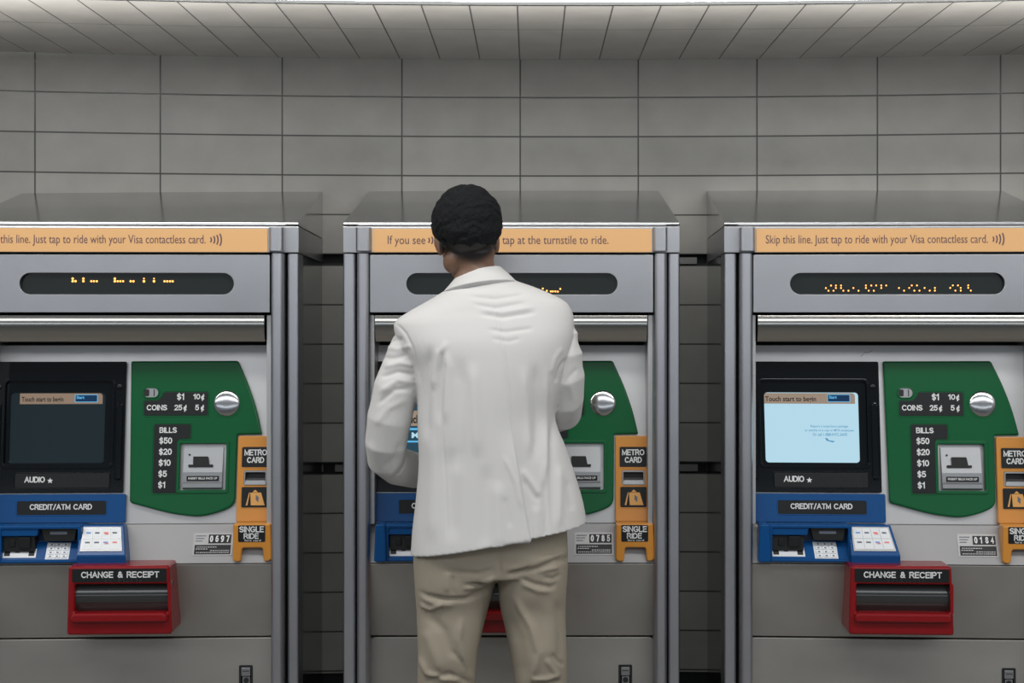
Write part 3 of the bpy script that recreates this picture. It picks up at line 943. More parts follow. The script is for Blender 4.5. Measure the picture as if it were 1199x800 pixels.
    # hanging smoked flap with a rounded face
    n = 10; xa, xb = X(547, e), X(659.5, e); vs = []; fs = []
    zt, zl = Z(681, e), Z(718, e)
    for k in range(n + 1):
        s = k / n
        vs += [(xa, e + .03 - .018 * math.sin(math.pi * s), zt + (zl - zt) * s), (xb, e + .03 - .018 * math.sin(math.pi * s), zt + (zl - zt) * s)]
    for k in range(n): a = 2 * k; fs.append((a, a + 2, a + 3, a + 1))
    p.add(vs, fs, M['smoke'], True)
    p.box(xa, xb, e + .031, e + .04, zl, zt, M['dark'])
    p.build('flap', ct)
    SHIFT[0] = 0.0
    if variant == 'right':
        # pen scribble above the screen
        p = MB()
        pts = [(563, 417.5), (566, 415), (567, 412.5), (570, 413), (574, 412), (577, 409.5)]
        for (a, b), (c, d_) in zip(pts, pts[1:]):
            add_shape(p, [[(a, b - .35), (c, d_ - .35), (c, d_ + .35), (a, b + .35)]], rec - .0006, .0006, M['ink'], 0)
        p.build('scribble', t)
    return t

def to_m_left(x): return 747 + (x - 306) * .9968
def to_m_right(x): return 433 + (x - 880) * 1.0097
DOTS = {}
DOTS['left'] = [(to_m_left(83 + x / 6.0), 315 + y / 6.0 + .3, r) for x, y, r in
    ((66, 68, 1.7), (66, 86, 1.7), (86, 86, 1.6), (140, 68, 1.7), (140, 86, 1.7), (195, 86, 1.5), (213, 86, 1.5), (233, 86, 1.5),
     (358, 68, 1.7), (358, 86, 1.7), (378, 86, 1.5), (396, 86, 1.5), (415, 86, 1.5), (468, 86, 1.6), (487, 86, 1.6),
     (560, 67, 1.1), (560, 86, 1.8), (630, 67, 1.1), (630, 86, 1.8), (703, 86, 1.5), (722, 86, 1.5), (741, 86, 1.5), (760, 86, 1.5))]
DOTS['right'] = [(to_m_right(930 + x / 4.8), 315 + y / 4.8, 1.15) for x, y in
    ((167, 108), (181, 123), (195, 94), (209, 123), (222, 94), (222, 108), (250, 94), (250, 108), (263, 123), (291, 123), (318, 108),
     (346, 123), (387, 94), (387, 108), (402, 123), (416, 94), (430, 123), (443, 94), (471, 94), (471, 108), (498, 94), (568, 108),
     (596, 123), (624, 108), (638, 94), (652, 123), (666, 94), (680, 123), (708, 108), (736, 123), (764, 108), (764, 123),
     (848, 108), (862, 94), (876, 123), (890, 94), (905, 108), (905, 123), (946, 94), (946, 108), (960, 123))]
DOTS['mid'] = [(600 + x / 8.56, 310 + y / 8.56, 1.3) for x, y in
    ((305, 240), (345, 262), (385, 268), (405, 268), (430, 268), (455, 270), (480, 243))]

make_machine((OX, OY, 0), 0, 'steel ticket machine in the middle, behind the man in the white blazer', 'mid')
thl = R(2.3)
xe = (350 - CX) * 4.0 / F
make_machine((xe - W / 2 * math.cos(thl), 4.0 - W / 2 * math.sin(thl), 0), thl, 'steel ticket machine with a dark unlit screen, left of the man', 'left')
thr = R(-2.8)
xe = (848 - CX) * 4.0 / F
make_machine((xe + W / 2 * math.cos(thr), 4.0 + W / 2 * math.sin(thr), 0), thr, 'steel ticket machine with a bright pale blue screen, right of the man', 'right')

# ------------------------------------------------------------------ the man
YC = 3.60
def pt(px, py, y=YC): return Vector(((px - CX) * y / F, y, 1.5 - (py - CY) * y / F))

def loft(mb, rings, m, n=40, close=True):
    """rings: (Lpx,Lpy, Rpx,Rpy, back, front, yc, exponent, back_raise)"""
    full = [tuple(r_) + (YC, 2.3, 0)[len(r_) - 6:] for r_ in rings]
    A_ = np.array(full, float); sub = 6; dense = []
    for i in range(len(A_) - 1):
        p0 = A_[max(0, i - 1)]; p1 = A_[i]; p2 = A_[i + 1]; p3 = A_[min(len(A_) - 1, i + 2)]
        l1 = max(np.hypot(*(p2[:2] - p1[:2])), 1); l0 = max(np.hypot(*(p1[:2] - p0[:2])), l1 * .3); l2 = max(np.hypot(*(p3[:2] - p2[:2])), l1 * .3)
        m1 = (p2 - p0) / (l0 + l1) * l1 if i else p2 - p1
        m2 = (p3 - p1) / (l1 + l2) * l1 if i < len(A_) - 2 else p2 - p1
        for q_ in range(sub):
            t = q_ / sub
            dense.append((2 * t ** 3 - 3 * t * t + 1) * p1 + (t ** 3 - 2 * t * t + t) * m1 + (-2 * t ** 3 + 3 * t * t) * p2 + (t ** 3 - t * t) * m2)
    dense.append(A_[-1])
    rings = [tuple(float(x) for x in r_) for r_ in dense]
    k0 = len(rings)
    vs = []
    for rg in rings:
        Lx, Ly, Rx, Ry, b, f = rg[:6]
        yc = rg[6] if len(rg) > 6 else YC
        ex = rg[7] if len(rg) > 7 else 2.3
        br = rg[8] if len(rg) > 8 else 0
        Lp, Rp = pt(Lx, Ly, yc), pt(Rx, Ry, yc)
        c = (Lp + Rp) / 2; h = (Rp - Lp) / 2
        for j in range(n):
            t = 2 * math.pi * j / n
            ca, sa = math.cos(t), math.sin(t)
            u = math.copysign(abs(ca) ** (2 / ex), ca); v = math.copysign(abs(sa) ** (2 / ex), sa)
            dep = f if v > 0 else b
            vs.append((c.x + h.x * u, yc + dep * v, c.z + h.z * u + (-v * br if v < 0 else 0)))
    fs = []
    for k in range(k0 - 1):
        for j in range(n):
            a, b = k * n + j, k * n + (j + 1) % n
            fs.append((a, a + n, b + n, b))
    if close:
        fs.append(tuple(range(n))); fs.append(tuple(range((k0 - 1) * n, k0 * n))[::-1])
    mb.add(vs, fs, m, True)

def tube(mb, pts, m, n=20, flat=1.0, up=Vector((0, 0, 1))):
    """pts: (Vector, radius); closed rounded ends"""
    P_ = [Vector(p) for p, r in pts]; Rr = [r for p, r in pts]
    # rounded ends
    d0 = (P_[0] - P_[1]).normalized(); d1 = (P_[-1] - P_[-2]).normalized()
    seq = [(P_[0] + d0 * Rr[0] * .85, Rr[0] * .45)] + list(zip(P_, Rr)) + [(P_[-1] + d1 * Rr[-1] * .85, Rr[-1] * .45)]
    vs = []
    for i, (p, r) in enumerate(seq):
        a = seq[max(0, i - 1)][0]; b = seq[min(len(seq) - 1, i + 1)][0]
        d = (b - a).normalized()
        s = d.cross(up)
        if s.length < .05: s = d.cross(Vector((0, 1, 0)))
        s.normalize(); t = s.cross(d).normalized()
        for j in range(n):
            an = 2 * math.pi * j / n
            vs.append(tuple(p + s * (r * math.cos(an)) + t * (r * flat * math.sin(an))))
    fs = []
    for k in range(len(seq) - 1):
        for j in range(n):
            a, b = k * n + j, k * n + (j + 1) % n
            fs.append((a, a + n, b + n, b))
    fs.append(tuple(range(n))); fs.append(tuple(range((len(seq) - 1) * n, len(seq) * n))[::-1])
    mb.add(vs, fs, m, True)

def ellip(mb, c, r, m, rot=None, n=24, k=16):
    vs = []; fs = []
    rot = rot or Matrix.Identity(3)
    vs.append(tuple(Vector(c) + rot @ Vector((0, 0, r[2]))))
    for i in range(1, k):
        ph = math.pi * i / k
        for j in range(n):
            t = 2 * math.pi * j / n
            vs.append(tuple(Vector(c) + rot @ Vector((r[0] * math.sin(ph) * math.cos(t), r[1] * math.sin(ph) * math.sin(t), r[2] * math.cos(ph)))))
    vs.append(tuple(Vector(c) + rot @ Vector((0, 0, -r[2]))))
    for j in range(n): fs.append((0, 1 + j, 1 + (j + 1) % n))
    for i in range(k - 2):
        for j in range(n):
            a = 1 + i * n + j; b = 1 + i * n + (j + 1) % n
            fs.append((a, a + n, b + n, b))
    e = len(vs) - 1
    for j in range(n): fs.append((e, e - n + (j + 1) % n, e - n + j))
    mb.add(vs, fs, m, True)

def fuse(mb, voxel, smooth=4, factor=.5):
    """union of closed pieces as one continuous skin"""
    me = bpy.data.meshes.new('tmp'); me.from_pydata(mb.v, [], mb.f); me.update()
    o = bpy.data.objects.new('tmp', me); COL.objects.link(o)
    r = o.modifiers.new('r', 'REMESH'); r.mode = 'VOXEL'; r.voxel_size = voxel; r.use_smooth_shade = True
    s = o.modifiers.new('s', 'SMOOTH'); s.iterations = smooth; s.factor = factor
    dg = bpy.context.evaluated_depsgraph_get(); dg.update()
    out = bpy.data.meshes.new_from_object(o.evaluated_get(dg))
    bpy.data.objects.remove(o); bpy.data.meshes.remove(me)
    return out

def get_co(me):
    a = np.empty(len(me.vertices) * 3); me.vertices.foreach_get('co', a); return a.reshape(-1, 3)
def get_no(me):
    a = np.empty(len(me.vertices) * 3); me.vertices.foreach_get('normal', a); return a.reshape(-1, 3)
def set_co(me, a): me.vertices.foreach_set('co', a.reshape(-1)); me.update()

def seg_dist(u, v, line):
    """distance to a polyline and its side; fades at the ends"""
    best = np.full(u.shape, 1e9); side = np.zeros(u.shape); tt = np.zeros(u.shape)
    L = [math.dist(a, b) for a, b in zip(line, line[1:])]; tot = sum(L); acc = 0
    for (a, b), l in zip(zip(line, line[1:]), L):
        dx, dy = b[0] - a[0], b[1] - a[1]
        t = np.clip(((u - a[0]) * dx + (v - a[1]) * dy) / (l * l), 0, 1)
        d = np.hypot(u - a[0] - t * dx, v - a[1] - t * dy)
        sd = ((u - a[0]) * dy - (v - a[1]) * dx) / l
        m_ = d < best
        best = np.where(m_, d, best); side = np.where(m_, sd, side); tt = np.where(m_, (acc + t * l) / tot, tt)
        acc += l
    return best, side, tt

def smooth01(t): t = np.clip(t, 0, 1); return t * t * (3 - 2 * t)

def folds(me, lines, ymid, extra=None, gain=1.0):
    co = get_co(me); no = get_no(me)
    u = CX + co[:, 0] * F / co[:, 1]; v = CY - (co[:, 2] - 1.5) * F / co[:, 1]
    w_ = smooth01((-no[:, 1] + .05) / .35) * (co[:, 1] < ymid + .05)
    disp = np.zeros(len(co))
    lines = [(l_, w0, a0 * gain) for l_, w0, a0 in lines]
    for line, width, amp in lines:
        d, sd, t = seg_dist(u, v, line)
        fade = smooth01(t / .22) * smooth01((1 - t) / .22)
        if abs(amp) < 1e-9: continue
        # inside the end caps only
        disp += amp * np.exp(-(d / width) ** 2) * np.maximum(fade, 0.0)
    if extra is not None: disp += extra(u, v, co)
    set_co(me, co + no * (disp * w_)[:, None])

person = empty('person', (pt(570, 700).x, YC, 0))
tag(person, 'man seen from behind in a white blazer and khaki trousers, using the middle machine', 'person')
PINV = Matrix.Translation(-Vector(person.location))

def link_mesh(me, name, m, parent=person, offset=True):
    me.name = name
    me.materials.clear()
    for q_ in (m if isinstance(m, list) else [m]): me.materials.append(q_)
    if offset: me.transform(Matrix.Translation(-Vector(person.location)))
    for p in me.polygons: p.use_smooth = True
    o = bpy.data.objects.new(name, me); COL.objects.link(o); o.parent = parent
    return o

TORSO = [
    (534, 331, 588, 320, .050, .050, 3.60, 2.0),
    (526, 337, 600, 327, .064, .060, 3.60, 2.0),
    (505, 350, 628, 337, .086, .075, 3.60, 2.0),
    (484, 362, 652, 347.5, .100, .085, 3.60, 2.1),
    (466, 373.5, 665, 356, .108, .09, 3.60, 2.2),
    (461, 382, 671, 368, .118, .10, 3.60, 2.2),
    (468, 405, 672, 393, .135, .12, 3.60, 2.3),
    (482, 431, 667, 420, .140, .13, 3.60, 2.3),
    (488, 460, 658, 450, .141, .13, 3.60, 2.3),
    (489, 500, 650, 488, .139, .125, 3.60, 2.3),
    (490.5, 540, 663, 525, .138, .125, 3.60, 2.3),
    (487, 585, 676, 564, .140, .13, 3.60, 2.3),
    (483, 620, 683, 589, .143, .135, 3.60, 2.3),
    (481, 649, 687, 611, .147, .14, 3.60, 2.3),
]
LARM = [(pt(482, 402, 3.60), .050), (pt(475, 425, 3.60), .055), (pt(464, 455, 3.60), .058), (pt(456, 490, 3.61), .057), (pt(452, 518, 3.63), .054),
        (pt(452, 536, 3.66), .050), (pt(466, 546, 3.71), .050), (pt(486, 551, 3.77), .047), (pt(508, 552, 3.84), .040), (pt(513, 552, 3.855), .039)]
RARM = [(pt(655, 392, 3.60), .048), (pt(657, 415, 3.60), .055), (pt(659, 440, 3.61), .056), (pt(659, 466, 3.64), .054), (pt(658, 482, 3.69), .052),
        (pt(648, 486, 3.74), .049), (pt(625, 482, 3.80), .044), (pt(600, 476, 3.86), .038), (pt(596, 475, 3.87), .037)]

# ---- jacket
mb = MB()
loft(mb, TORSO, M['jacket'], 56)
tube(mb, LARM, M['jacket'], 28); tube(mb, RARM, M['jacket'], 28)
jm = fuse(mb, .0031, 8)
VENT = [(569, 335), (581, 370), (587, 393), (593, 431), (599, 484), (604, 527), (607, 543), (615, 592), (624, 645)]
ARM_L = [(459, 376), (467, 382), (475, 391), (483, 407), (489, 431), (493, 452)]
ARM_R = [(667, 355), (672, 370), (673, 393), (666, 417), (657, 445)]
jl = [
    # across the upper back
    ([(535, 340), (570, 338), (605, 340)], 2.6, -.0022), ([(545, 347), (580, 350), (620, 344)], 2.4, -.0030),
    ([(548, 355), (580, 361), (622, 353)], 2.4, -.0026), ([(556, 367), (588, 372), (632, 365)], 2.6, -.0034),
    ([(560, 362), (588, 366), (630, 359)], 2.4, .0022), ([(568, 385), (592, 389), (628, 384)], 2.6, -.0026),
    ([(573, 396), (595, 400), (612, 396)], 2.4, -.0016),
    # shoulder blade tents
    ([(526, 398), (514, 414), (509, 436), (507, 460)], 4.0, .0050), ([(519, 405), (525, 430), (522, 470), (520, 500)], 5.0, .0050),
    ([(519, 400), (516, 435), (515, 500)], 4.5, -.0055), ([(503, 400), (500, 450), (498, 520)], 5, -.0060),
    ([(538, 415), (540, 450), (537, 500), (535, 560)], 8, -.0055), ([(553, 420), (556, 470), (560, 540)], 7, .0038),
    ([(505, 500), (508, 560), (505, 640)], 8, .0040), ([(528, 520), (530, 640)], 9, -.0040),
    ([(518, 500), (521, 560), (524, 640)], 1.4, -.0012),
    ([(583, 560), (586, 650)], 8, .0040), ([(570, 540), (567, 650)], 8, -.0030),
    ([(588, 530), (604, 565), (612, 600)], 3, .0022), ([(590, 580), (598, 620)], 4, -.0016),
    # right half of the back
    ([(612, 425), (617, 480), (620, 540)], 4.5, .0040), ([(626, 420), (629, 480), (628, 545)], 5, -.0050),
    ([(640, 425), (638, 480), (639, 540), (636, 575)], 4, .0050), ([(650, 470), (646, 520), (647, 590), (652, 640)], 4.5, -.0036),
    ([(655, 540), (655, 590), (652, 625)], 5, .0040),
    ([(609, 548), (622, 565), (634, 583)], 4.0, .0030), ([(612, 560), (622, 575), (632, 590)], 3.6, -.0020),
    ([(636, 560), (639, 600), (640, 640)], 3, -.0030), ([(628, 590), (628, 640)], 5, .0030),
    ([(664, 560), (670, 600)], 4, -.0020),
    # right armpit
    ([(664, 418), (655, 432), (650, 450)], 2.4, -.0030), ([(660, 405), (650, 420), (644, 440)], 3, .0020),
    # left sleeve
    ([(450, 396), (462, 399), (474, 398)], 3.2, -.0036), ([(449, 406), (466, 409), (484, 404)], 3.0, .0030),
    ([(446, 419), (462, 420), (480, 415)], 3.2, -.0040), ([(447, 431), (468, 425), (487, 428)], 3.2, .0036),
    ([(443, 443), (466, 436), (488, 440)], 3.0, -.0040), ([(441, 462), (466, 445), (489, 449)], 3.4, .0032),
    ([(440, 476), (462, 457), (484, 455)], 3.2, -.0034), ([(438, 500), (455, 478), (480, 466)], 4, .0024),
    ([(475, 520), (470, 540), (452, 562)], 3.6, .0030), ([(480, 525), (475, 545), (463, 566)], 3.0, -.0044),
    ([(485, 528), (481, 548), (474, 568)], 3.0, .0028), ([(470, 515), (463, 535), (444, 552)], 3.6, -.0022),
    ([(430, 515), (440, 540), (455, 556)], 5, .0018),
    # right sleeve
    ([(676, 400), (681, 440), (680, 490)], 4, -.0020), ([(665, 440), (672, 470), (668, 505)], 4, .0026),
    ([(678, 430), (668, 440), (660, 452)], 3, -.0020),
    # armhole seams and back seam
    (ARM_L, 1.5, -.0032), (ARM_R, 1.4, -.0030), (VENT, 1.4, -.0032),
]
def jx(u, v, co):
    d, sd, t = seg_dist(u, v, VENT)
    # the left flap laps over the right below the top of the vent
    s = smooth01((v - 500) / 50) * (np.abs(co[:, 0] - co[:, 0].mean()) < .3)
    side = np.where(sd < 0, 1, -1) * 1.0
    lap = s * np.exp(-(sd / 16) ** 2) * -.0065 * np.tanh(sd / 1.3)
    # shoulder roll of the sleeve head
    d2, s2, t2 = seg_dist(u, v, ARM_L)
    lap += np.where((s2 > 0) & (d2 < 10), -.0, 0)
    # hem fold
    return lap
folds(jm, jl, YC, jx, gain=1.12)
jacket = link_mesh(jm, 'jacket', M['jacket'])
jacket['label'] = 'white single-vent blazer'

# ---- collar
mb = MB()
COLR = [(540, 340, 582, 328, .046, .046, 3.60, 2.0, .006), (536.5, 331, 585, 319, .050, .050, 3.60, 2.0, .012),
        (533.5, 327, 587, 313.5, .053, .053, 3.60, 2.0, .010), (531.5, 328, 589, 315, .058, .056, 3.60, 2.0, .009),
        (526, 334.5, 597, 322, .068, .064, 3.60, 2.0, .010), (519.5, 342, 604.5, 329.5, .079, .074, 3.60, 2.0, .013),
        (518.5, 343.6, 605.5, 331, .0795, .074, 3.60, 2.0, .013), (524, 345, 600, 334, .072, .068, 3.60, 2.0, .010)]
loft(mb, COLR, M['jacket'], 48, close=False)
cm = bpy.data.meshes.new('collar'); cm.from_pydata(mb.v, [], mb.f); cm.update()
col_o = link_mesh(cm, 'collar', M['jacket'], jacket)
ss = col_o.modifiers.new('s', 'SUBSURF'); ss.levels = 1; ss.render_levels = 2
sd_ = col_o.modifiers.new('t', 'SOLIDIFY'); sd_.thickness = .0015

# ---- trousers
HIPS = [
    (488, 600, 660, 590, .105, .105, 3.61, 2.3), (485, 635, 664, 622, .115, .108, 3.61, 2.3),
    (484, 656, 665, 650, .120, .108, 3.61, 2.3), (485, 676, 665, 668, .112, .105, 3.61, 2.3)]
LLEG = [(484.5, 648, 583, 650, .112, .098, 3.61, 2.3), (485, 672, 582.5, 674, .108, .098, 3.61, 2.2), (486, 690, 577.5, 691, .100, .097, 3.61, 2.2),
        (487.5, 710, 572.5, 710, .095, .094, 3.62, 2.2), (488.5, 735, 566, 735, .092, .090, 3.62, 2.2), (489.5, 765, 559.5, 765, .088, .086, 3.62, 2.2),
        (489, 800, 557, 800, .080, .082, 3.63, 2.2), (491, 840, 555, 840, .072, .078, 3.63, 2.2), (494, 900, 553, 900, .074, .066, 3.62, 2.2),
        (498, 970, 549, 970, .070, .058, 3.61, 2.2), (500, 1030, 547, 1030, .062, .056, 3.61, 2.2), (499, 1050, 548, 1050, .064, .060, 3.61, 2.2)]
RLEG = [(583, 650, 665, 640, .112, .098, 3.61, 2.3), (583.5, 674, 665, 668, .108, .098, 3.61, 2.2), (583.5, 692, 663.5, 690, .100, .097, 3.61, 2.2),
        (585.5, 710, 662.5, 710, .095, .094, 3.62, 2.2), (591, 735, 662.5, 735, .092, .090, 3.62, 2.2), (597.5, 765, 664, 765, .088, .086, 3.62, 2.2),
        (602.5, 800, 664, 800, .080, .082, 3.63, 2.2), (605, 840, 664, 840, .072, .078, 3.63, 2.2), (609, 900, 664, 900, .074, .066, 3.62, 2.2),
        (614, 970, 663, 970, .070, .058, 3.61, 2.2), (616, 1030, 662, 1030, .062, .056, 3.61, 2.2), (615, 1050, 663, 1050, .064, .060, 3.61, 2.2)]
mb = MB(); loft(mb, HIPS, M['trouser'], 48); loft(mb, LLEG, M['trouser'], 36); loft(mb, RLEG, M['trouser'], 36)
tm = fuse(mb, .0046, 4)
tl_ = [
    ([(586.5, 640), (586, 655), (585, 676)], 1.4, -.0030),
    # under the seat, left
    ([(486, 690), (500, 698), (520, 702), (545, 702), (566, 694), (580, 682)], 2.6, -.0060), ([(490, 697), (510, 708), (535, 709)], 3.0, .0030),
    ([(540, 690), (562, 686), (582, 674)], 3.0, .0050), ([(548, 697), (565, 692), (577, 686)], 2.0, -.0030),
    ([(490, 706), (503, 714), (512, 711), (520, 703)], 2.6, .0045), ([(497, 717), (508, 718), (520, 712)], 2.4, -.0030),
    ([(531, 672), (530, 690), (532, 700)], 2.6, -.0026), ([(524, 668), (523, 695)], 4, .0020),
    ([(520, 668), (560, 672), (582, 665)], 3, -.0024),
    # under the seat, right
    ([(588, 674), (605, 671), (630, 666), (655, 655), (665, 648)], 2.6, -.0050), ([(590, 668), (625, 660), (650, 650)], 4, .0030),
    ([(606, 676), (625, 684), (645, 688), (655, 682)], 2.6, -.0042), ([(608, 682), (630, 692), (648, 693)], 3, .0032),
    ([(628, 670), (645, 666), (656, 664)], 2.0, .0040), ([(634, 676), (648, 678), (658, 672)], 2.2, -.0034),
    ([(650, 660), (662, 656), (666, 650)], 2.2, -.0034), ([(596, 672), (612, 668), (622, 664)], 2, -.0040),
    # thighs
    ([(493, 712), (520, 740), (532, 775)], 6, -.0045), ([(540, 720), (537, 750), (545, 785), (557, 802)], 4, .0052),
    ([(497, 735), (508, 765), (518, 790)], 6, .0040), ([(489, 765), (500, 788), (520, 795), (548, 796)], 3.2, .0060),
    ([(495, 800), (525, 789), (552, 800)], 2.6, -.0050), ([(527, 760), (540, 775), (550, 795)], 3, -.0034),
    ([(600, 695), (622, 735), (631, 765), (622, 805)], 4.2, .0062), ([(592, 715), (608, 750), (614, 800)], 8, -.0046),
    ([(640, 700), (645, 740), (642, 775)], 8, .0030), ([(652, 700), (656, 740), (657, 780)], 5, -.0032),
    ([(620, 795), (640, 795), (655, 790)], 2.6, .0055), ([(638, 770), (648, 785), (656, 796)], 3, .0040), ([(645, 765), (654, 775), (662, 780)], 2.6, -.0036),
    ([(618, 803), (640, 802), (660, 797)], 2.6, -.0050),
]
folds(tm, tl_, 3.62, gain=1.3)
tro = link_mesh(tm, 'trousers', M['trouser'])

# ---- head frame (face towards +Y, then turned)
HC = pt(546, 271, 3.60)
HR = Matrix.Rotation(R(17), 3, 'Z') @ Matrix.Rotation(R(-12), 3, 'X') @ Matrix.Rotation(R(-3), 3, 'Y')
def H(x, y, z): return HC + HR @ Vector((x, y, z))
mb = MB(); S = M['skin']
ellip(mb, H(0, -.012, .015), (.077, .094, .088), S, HR)
ellip(mb, H(0, .030, -.035), (.060, .062, .075), S, HR)          # face
ellip(mb, H(0, .045, -.088), (.040, .040, .028), S, HR)          # chin
ellip(mb, H(-.040, .018, -.072), (.022, .040, .030), S, HR); ellip(mb, H(.040, .018, -.072), (.022, .040, .030), S, HR)
ellip(mb, H(0, .075, .018), (.055, .018, .012), S, HR)           # brow
for s in (-1, 1):
    ellip(mb, H(s * .040, .068, -.028), (.020, .018, .016), S, HR)   # cheek
    # ear: rim and lobe set out from the head
    ER = HR @ Matrix.Rotation(R(s * -22), 3, 'Z')
    ex_ = .0725 if s < 0 else .079
    ellip(mb, H(s * ex_, .006, -.022), (.0075, .018, .031), S, ER)
    ellip(mb, H(s * (ex_ - .0025), .010, -.048), (.006, .009, .012), S, ER)
    ellip(mb, H(s * .074, .010, -.022), (.010, .012, .020), S, ER)
tube(mb, [(H(0, .088, .008), .008), (H(0, .104, -.022), .011), (H(0, .100, -.033), .014)], S, 12)
ellip(mb, H(-.012, .096, -.036), (.009, .010, .008), S, HR); ellip(mb, H(.012, .096, -.036), (.009, .010, .008), S, HR)
ellip(mb, H(0, .088, -.060), (.026, .012, .007), S, HR); ellip(mb, H(0, .086, -.071), (.022, .012, .008), S, HR)
# neck
tube(mb, [(pt(559, 345, 3.60), .062), (pt(557.5, 322, 3.595), .0555), (pt(555, 300, 3.592), .0545), (pt(552, 285, 3.60), .056)], S, 28)
# trunk and limbs under the clothes
def shrink(rings, k):
    out = []
    for r_ in rings:
        cx = (r_[0] + r_[2]) / 2; hw = (r_[2] - r_[0]) / 2 * k
        cy = (r_[1] + r_[3]) / 2; hy = (r_[3] - r_[1]) / 2 * k
        out.append((cx - hw, cy - hy, cx + hw, cy + hy, r_[4] * k, r_[5] * k) + tuple(r_[6:]))
    return out
bt = shrink(TORSO, .86)[1:-2]
bt = [(a[0], a[1] + (8 if i < 4 else 0), a[2], a[3] + (8 if i < 4 else 0)) + tuple(a[4:]) for i, a in enumerate(bt)]
loft(mb, bt + shrink(HIPS, .88)[1:], S, 36)
loft(mb, shrink(LLEG, .84), S, 28); loft(mb, shrink(RLEG, .84), S, 28)
def arm(A, hand):
    q_ = [(p, r * .74) for p, r in A]
    q_[-2] = (q_[-2][0], .027); q_[-1] = (q_[-1][0], .026)
    q_.append((hand, .024))
    tube(mb, q_, S, 20)
lw = LARM[-1][0]; rw = RARM[-1][0]
def hand(wrist, fwd, side, nrm, curls, thumb_side):
    """palm with four fingers and a thumb; side points from little finger to index"""
    f = fwd.normalized(); s = (side - side.dot(f) * f).normalized(); n_ = f.cross(s).normalized()
    if n_.dot(nrm) < 0: n_ = -n_
    pal = wrist + f * .055
    B = Matrix((s, f, n_)).transposed()
    ellip(mb, pal, (.040, .050, .0155), S, B)
    ellip(mb, pal + f * .018, (.041, .030, .013), S, B)
    for i, (off, ln, r_) in enumerate(((.030, .072, .0088), (.0105, .080, .0090), (-.0095, .074, .0086), (-.029, .058, .0078))):
        base = pal + f * (.036 - .004 * abs(i - 1)) + s * off
        c = curls[i]; p0 = base; ang = 0; pts_ = [(base - f * .02, r_ * .95), (base, r_)]
        for j, fr in enumerate((.45, .30, .25)):
            ang += c * (.7 if j == 0 else 1.0)
            d_ = f * math.cos(ang) - n_ * math.sin(ang) + s * (off * .8)
            p0 = p0 + d_.normalized() * ln * fr
            pts_.append((p0, r_ * (1 - .08 * (j + 1))))
        tube(mb, pts_, S, 12)
    b0 = pal - f * .025 + s * .024
    d1 = (f * .62 + s * .72 - n_ * .25).normalized(); d2 = (f * .92 + s * .22 - n_ * .35).normalized()
    tube(mb, [(b0, .0125), (b0 + d1 * .032, .0115), (b0 + d1 * .032 + d2 * .030, .0098), (b0 + d1 * .032 + d2 * .055, .0085)], S, 12)
# his left hand held in front of the body, right hand reaching for the screen
fw_l = Vector((.60, .76, .10)); hl = lw + fw_l.normalized() * .03
arm(LARM, hl); hand(hl - fw_l.normalized() * .005, fw_l, Vector((.25, -.15, .95)), Vector((1, -.8, 0)), (.45, .5, .55, .6), 1)
fw_r = Vector((-.40, .90, .06)); hr_ = rw + fw_r.normalized() * .025
arm(RARM, hr_); hand(hr_ - fw_r.normalized() * .005, fw_r, Vector((-.85, -.35, .35)), Vector((0, 0, 1)), (.12, .45, .6, .7), -1)
# feet inside the shoes
for cx, yy in ((523.5, 3.62), (639, 3.62)):
    a = pt(cx, 1040, 3.61); tube(mb, [(a, .036), (Vector((a.x, a.y + .02, .055)), .036), (Vector((a.x, a.y + .15, .04)), .028)], S, 14)
bm_ = fuse(mb, .0042, 3)
co = get_co(bm_)
# stubble fading down the nape and around the hair line
loc = (np.array(HR.transposed()) @ (co - np.array(HC)).T).T
hz = loc[:, 2] + np.clip(loc[:, 1], -.05, .1) * -.25
edge = -.066 + .018 * np.clip(1 - (loc[:, 0] / .045) ** 2, -.6, 1) * -1
st = smooth01((hz - (edge - .012)) / .030) * smooth01((.03 - loc[:, 1]) / .03)
st = np.where(np.linalg.norm(loc, axis=1) < .16, st, 0)
earm = (np.abs(loc[:, 0]) > .0745) & (loc[:, 2] < .02)
st = np.where(earm, 0, st)
at = bm_.attributes.new('stubble', 'FLOAT', 'POINT'); at.data.foreach_set('value', st.astype(np.float32))
body = link_mesh(bm_, 'body', M['skin'])
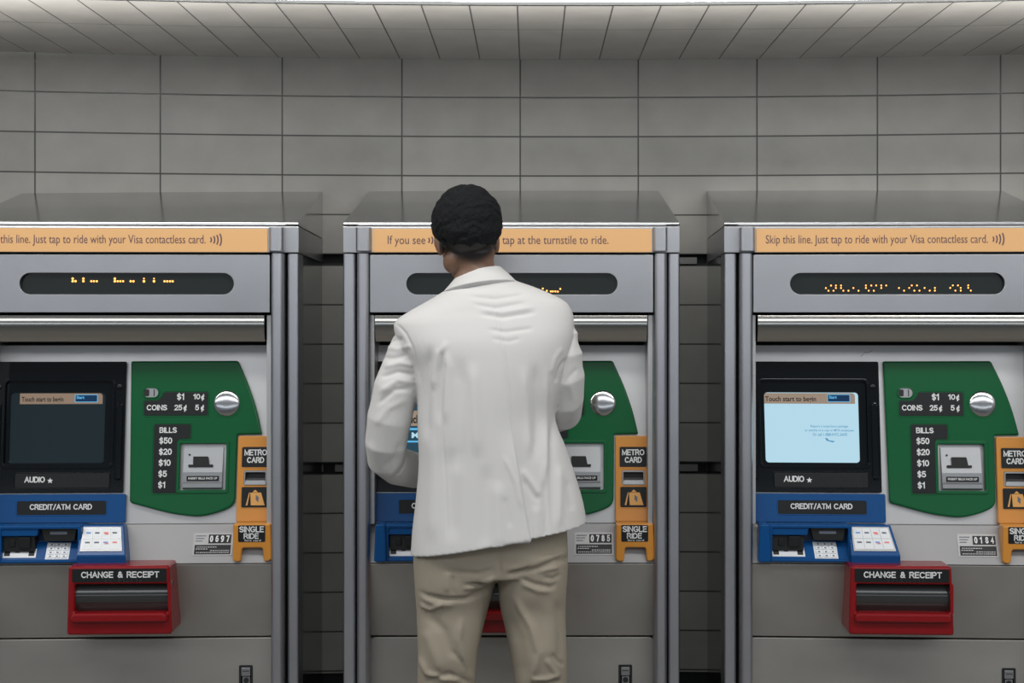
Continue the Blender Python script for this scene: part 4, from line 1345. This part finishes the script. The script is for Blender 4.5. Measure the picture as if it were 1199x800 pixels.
# ---- hair: a rounded cap of tight curls, cut high over the ears
mb = MB()
ellip(mb, H(0, -.014, .020), (.089, .105, .094), M['hair'], HR, 48, 32)
ellip(mb, H(0, -.045, -.012), (.078, .068, .060), M['hair'], HR, 32, 24)
hm = fuse(mb, .0030, 2)
bmh = bmesh.new(); bmh.from_mesh(hm)
dead = []
for v in bmh.verts:
    l = HR.transposed() @ (v.co - HC)
    zcut = -.060 + .006 * noise.noise(l * 60) + .034 * smooth01((l.y + .065) / .06) + .050 * smooth01((l.y - .03) / .04)
    zcut += .010 * (l.x / .06) ** 2 if l.y < -.03 else 0
    if l.z < zcut or (l.y > .066 + .02 * 0 and l.z < .055): dead.append(v)
bmesh.ops.delete(bmh, geom=dead, context='VERTS')
bmh.normal_update()
for v in bmh.verts:
    p = v.co * 1.0
    nv = noise.noise(p * 120) * .0016 + noise.noise(p * 45) * .0022
    l = HR.transposed() @ (p - HC)
    rows = math.sin((l.z * 240) + 6 * noise.noise(p * 30) + 2.2 * (l.x * 20) ** 2) * .0010
    v.co = v.co + v.normal * (nv + rows)
    l = HR.transposed() @ (v.co - HC)
    l.x *= 1 - .11 * smooth01((.0 - l.z) / .06)
    v.co = HC + HR @ l
bmh.to_mesh(hm); bmh.free()
hair = link_mesh(hm, 'hair', M['hair'])
hs = hair.modifiers.new('t', 'SOLIDIFY'); hs.thickness = .012; hs.offset = -1
# eyes
for s in (-1, 1):
    mb = MB(); ellip(mb, H(s * .031, .083, -.003) - Vector(person.location), (.012, .010, .010), M['eye'], HR, 16, 12)
    mb.build('eye', body)
# shirt collar and cuffs are hidden by the blazer; shoes
for cx in (523.5, 639):
    a = pt(cx, 1050, 3.61)
    mb = MB()
    tube(mb, [(Vector((a.x, a.y - .045, .050)), .040), (Vector((a.x, a.y + .01, .055)), .043), (Vector((a.x, a.y + .09, .045)), .041), (Vector((a.x, a.y + .17, .036)), .036)], M['shoe'], 24, .9)
    me = fuse(mb, .005, 3)
    c_ = get_co(me); c_[:, 2] = np.maximum(c_[:, 2], .003); set_co(me, c_)
    sh = link_mesh(me, 'shoe', M['shoe'])
    mb = MB()
    L_ = Vector(person.location)
    out = []
    for k in range(24):
        t = 2 * math.pi * k / 24
        out.append((a.x - L_.x + .045 * math.cos(t), a.y - L_.y + .062 + .135 * math.sin(t)))
    mb.add([(x, y, .0) for x, y in out] + [(x, y, .014) for x, y in out],
           [tuple(range(24))[::-1], tuple(range(24, 48))] + [(i, (i + 1) % 24, 24 + (i + 1) % 24, 24 + i) for i in range(24)], M['dark'])
    mb.build('shoe_sole', sh)
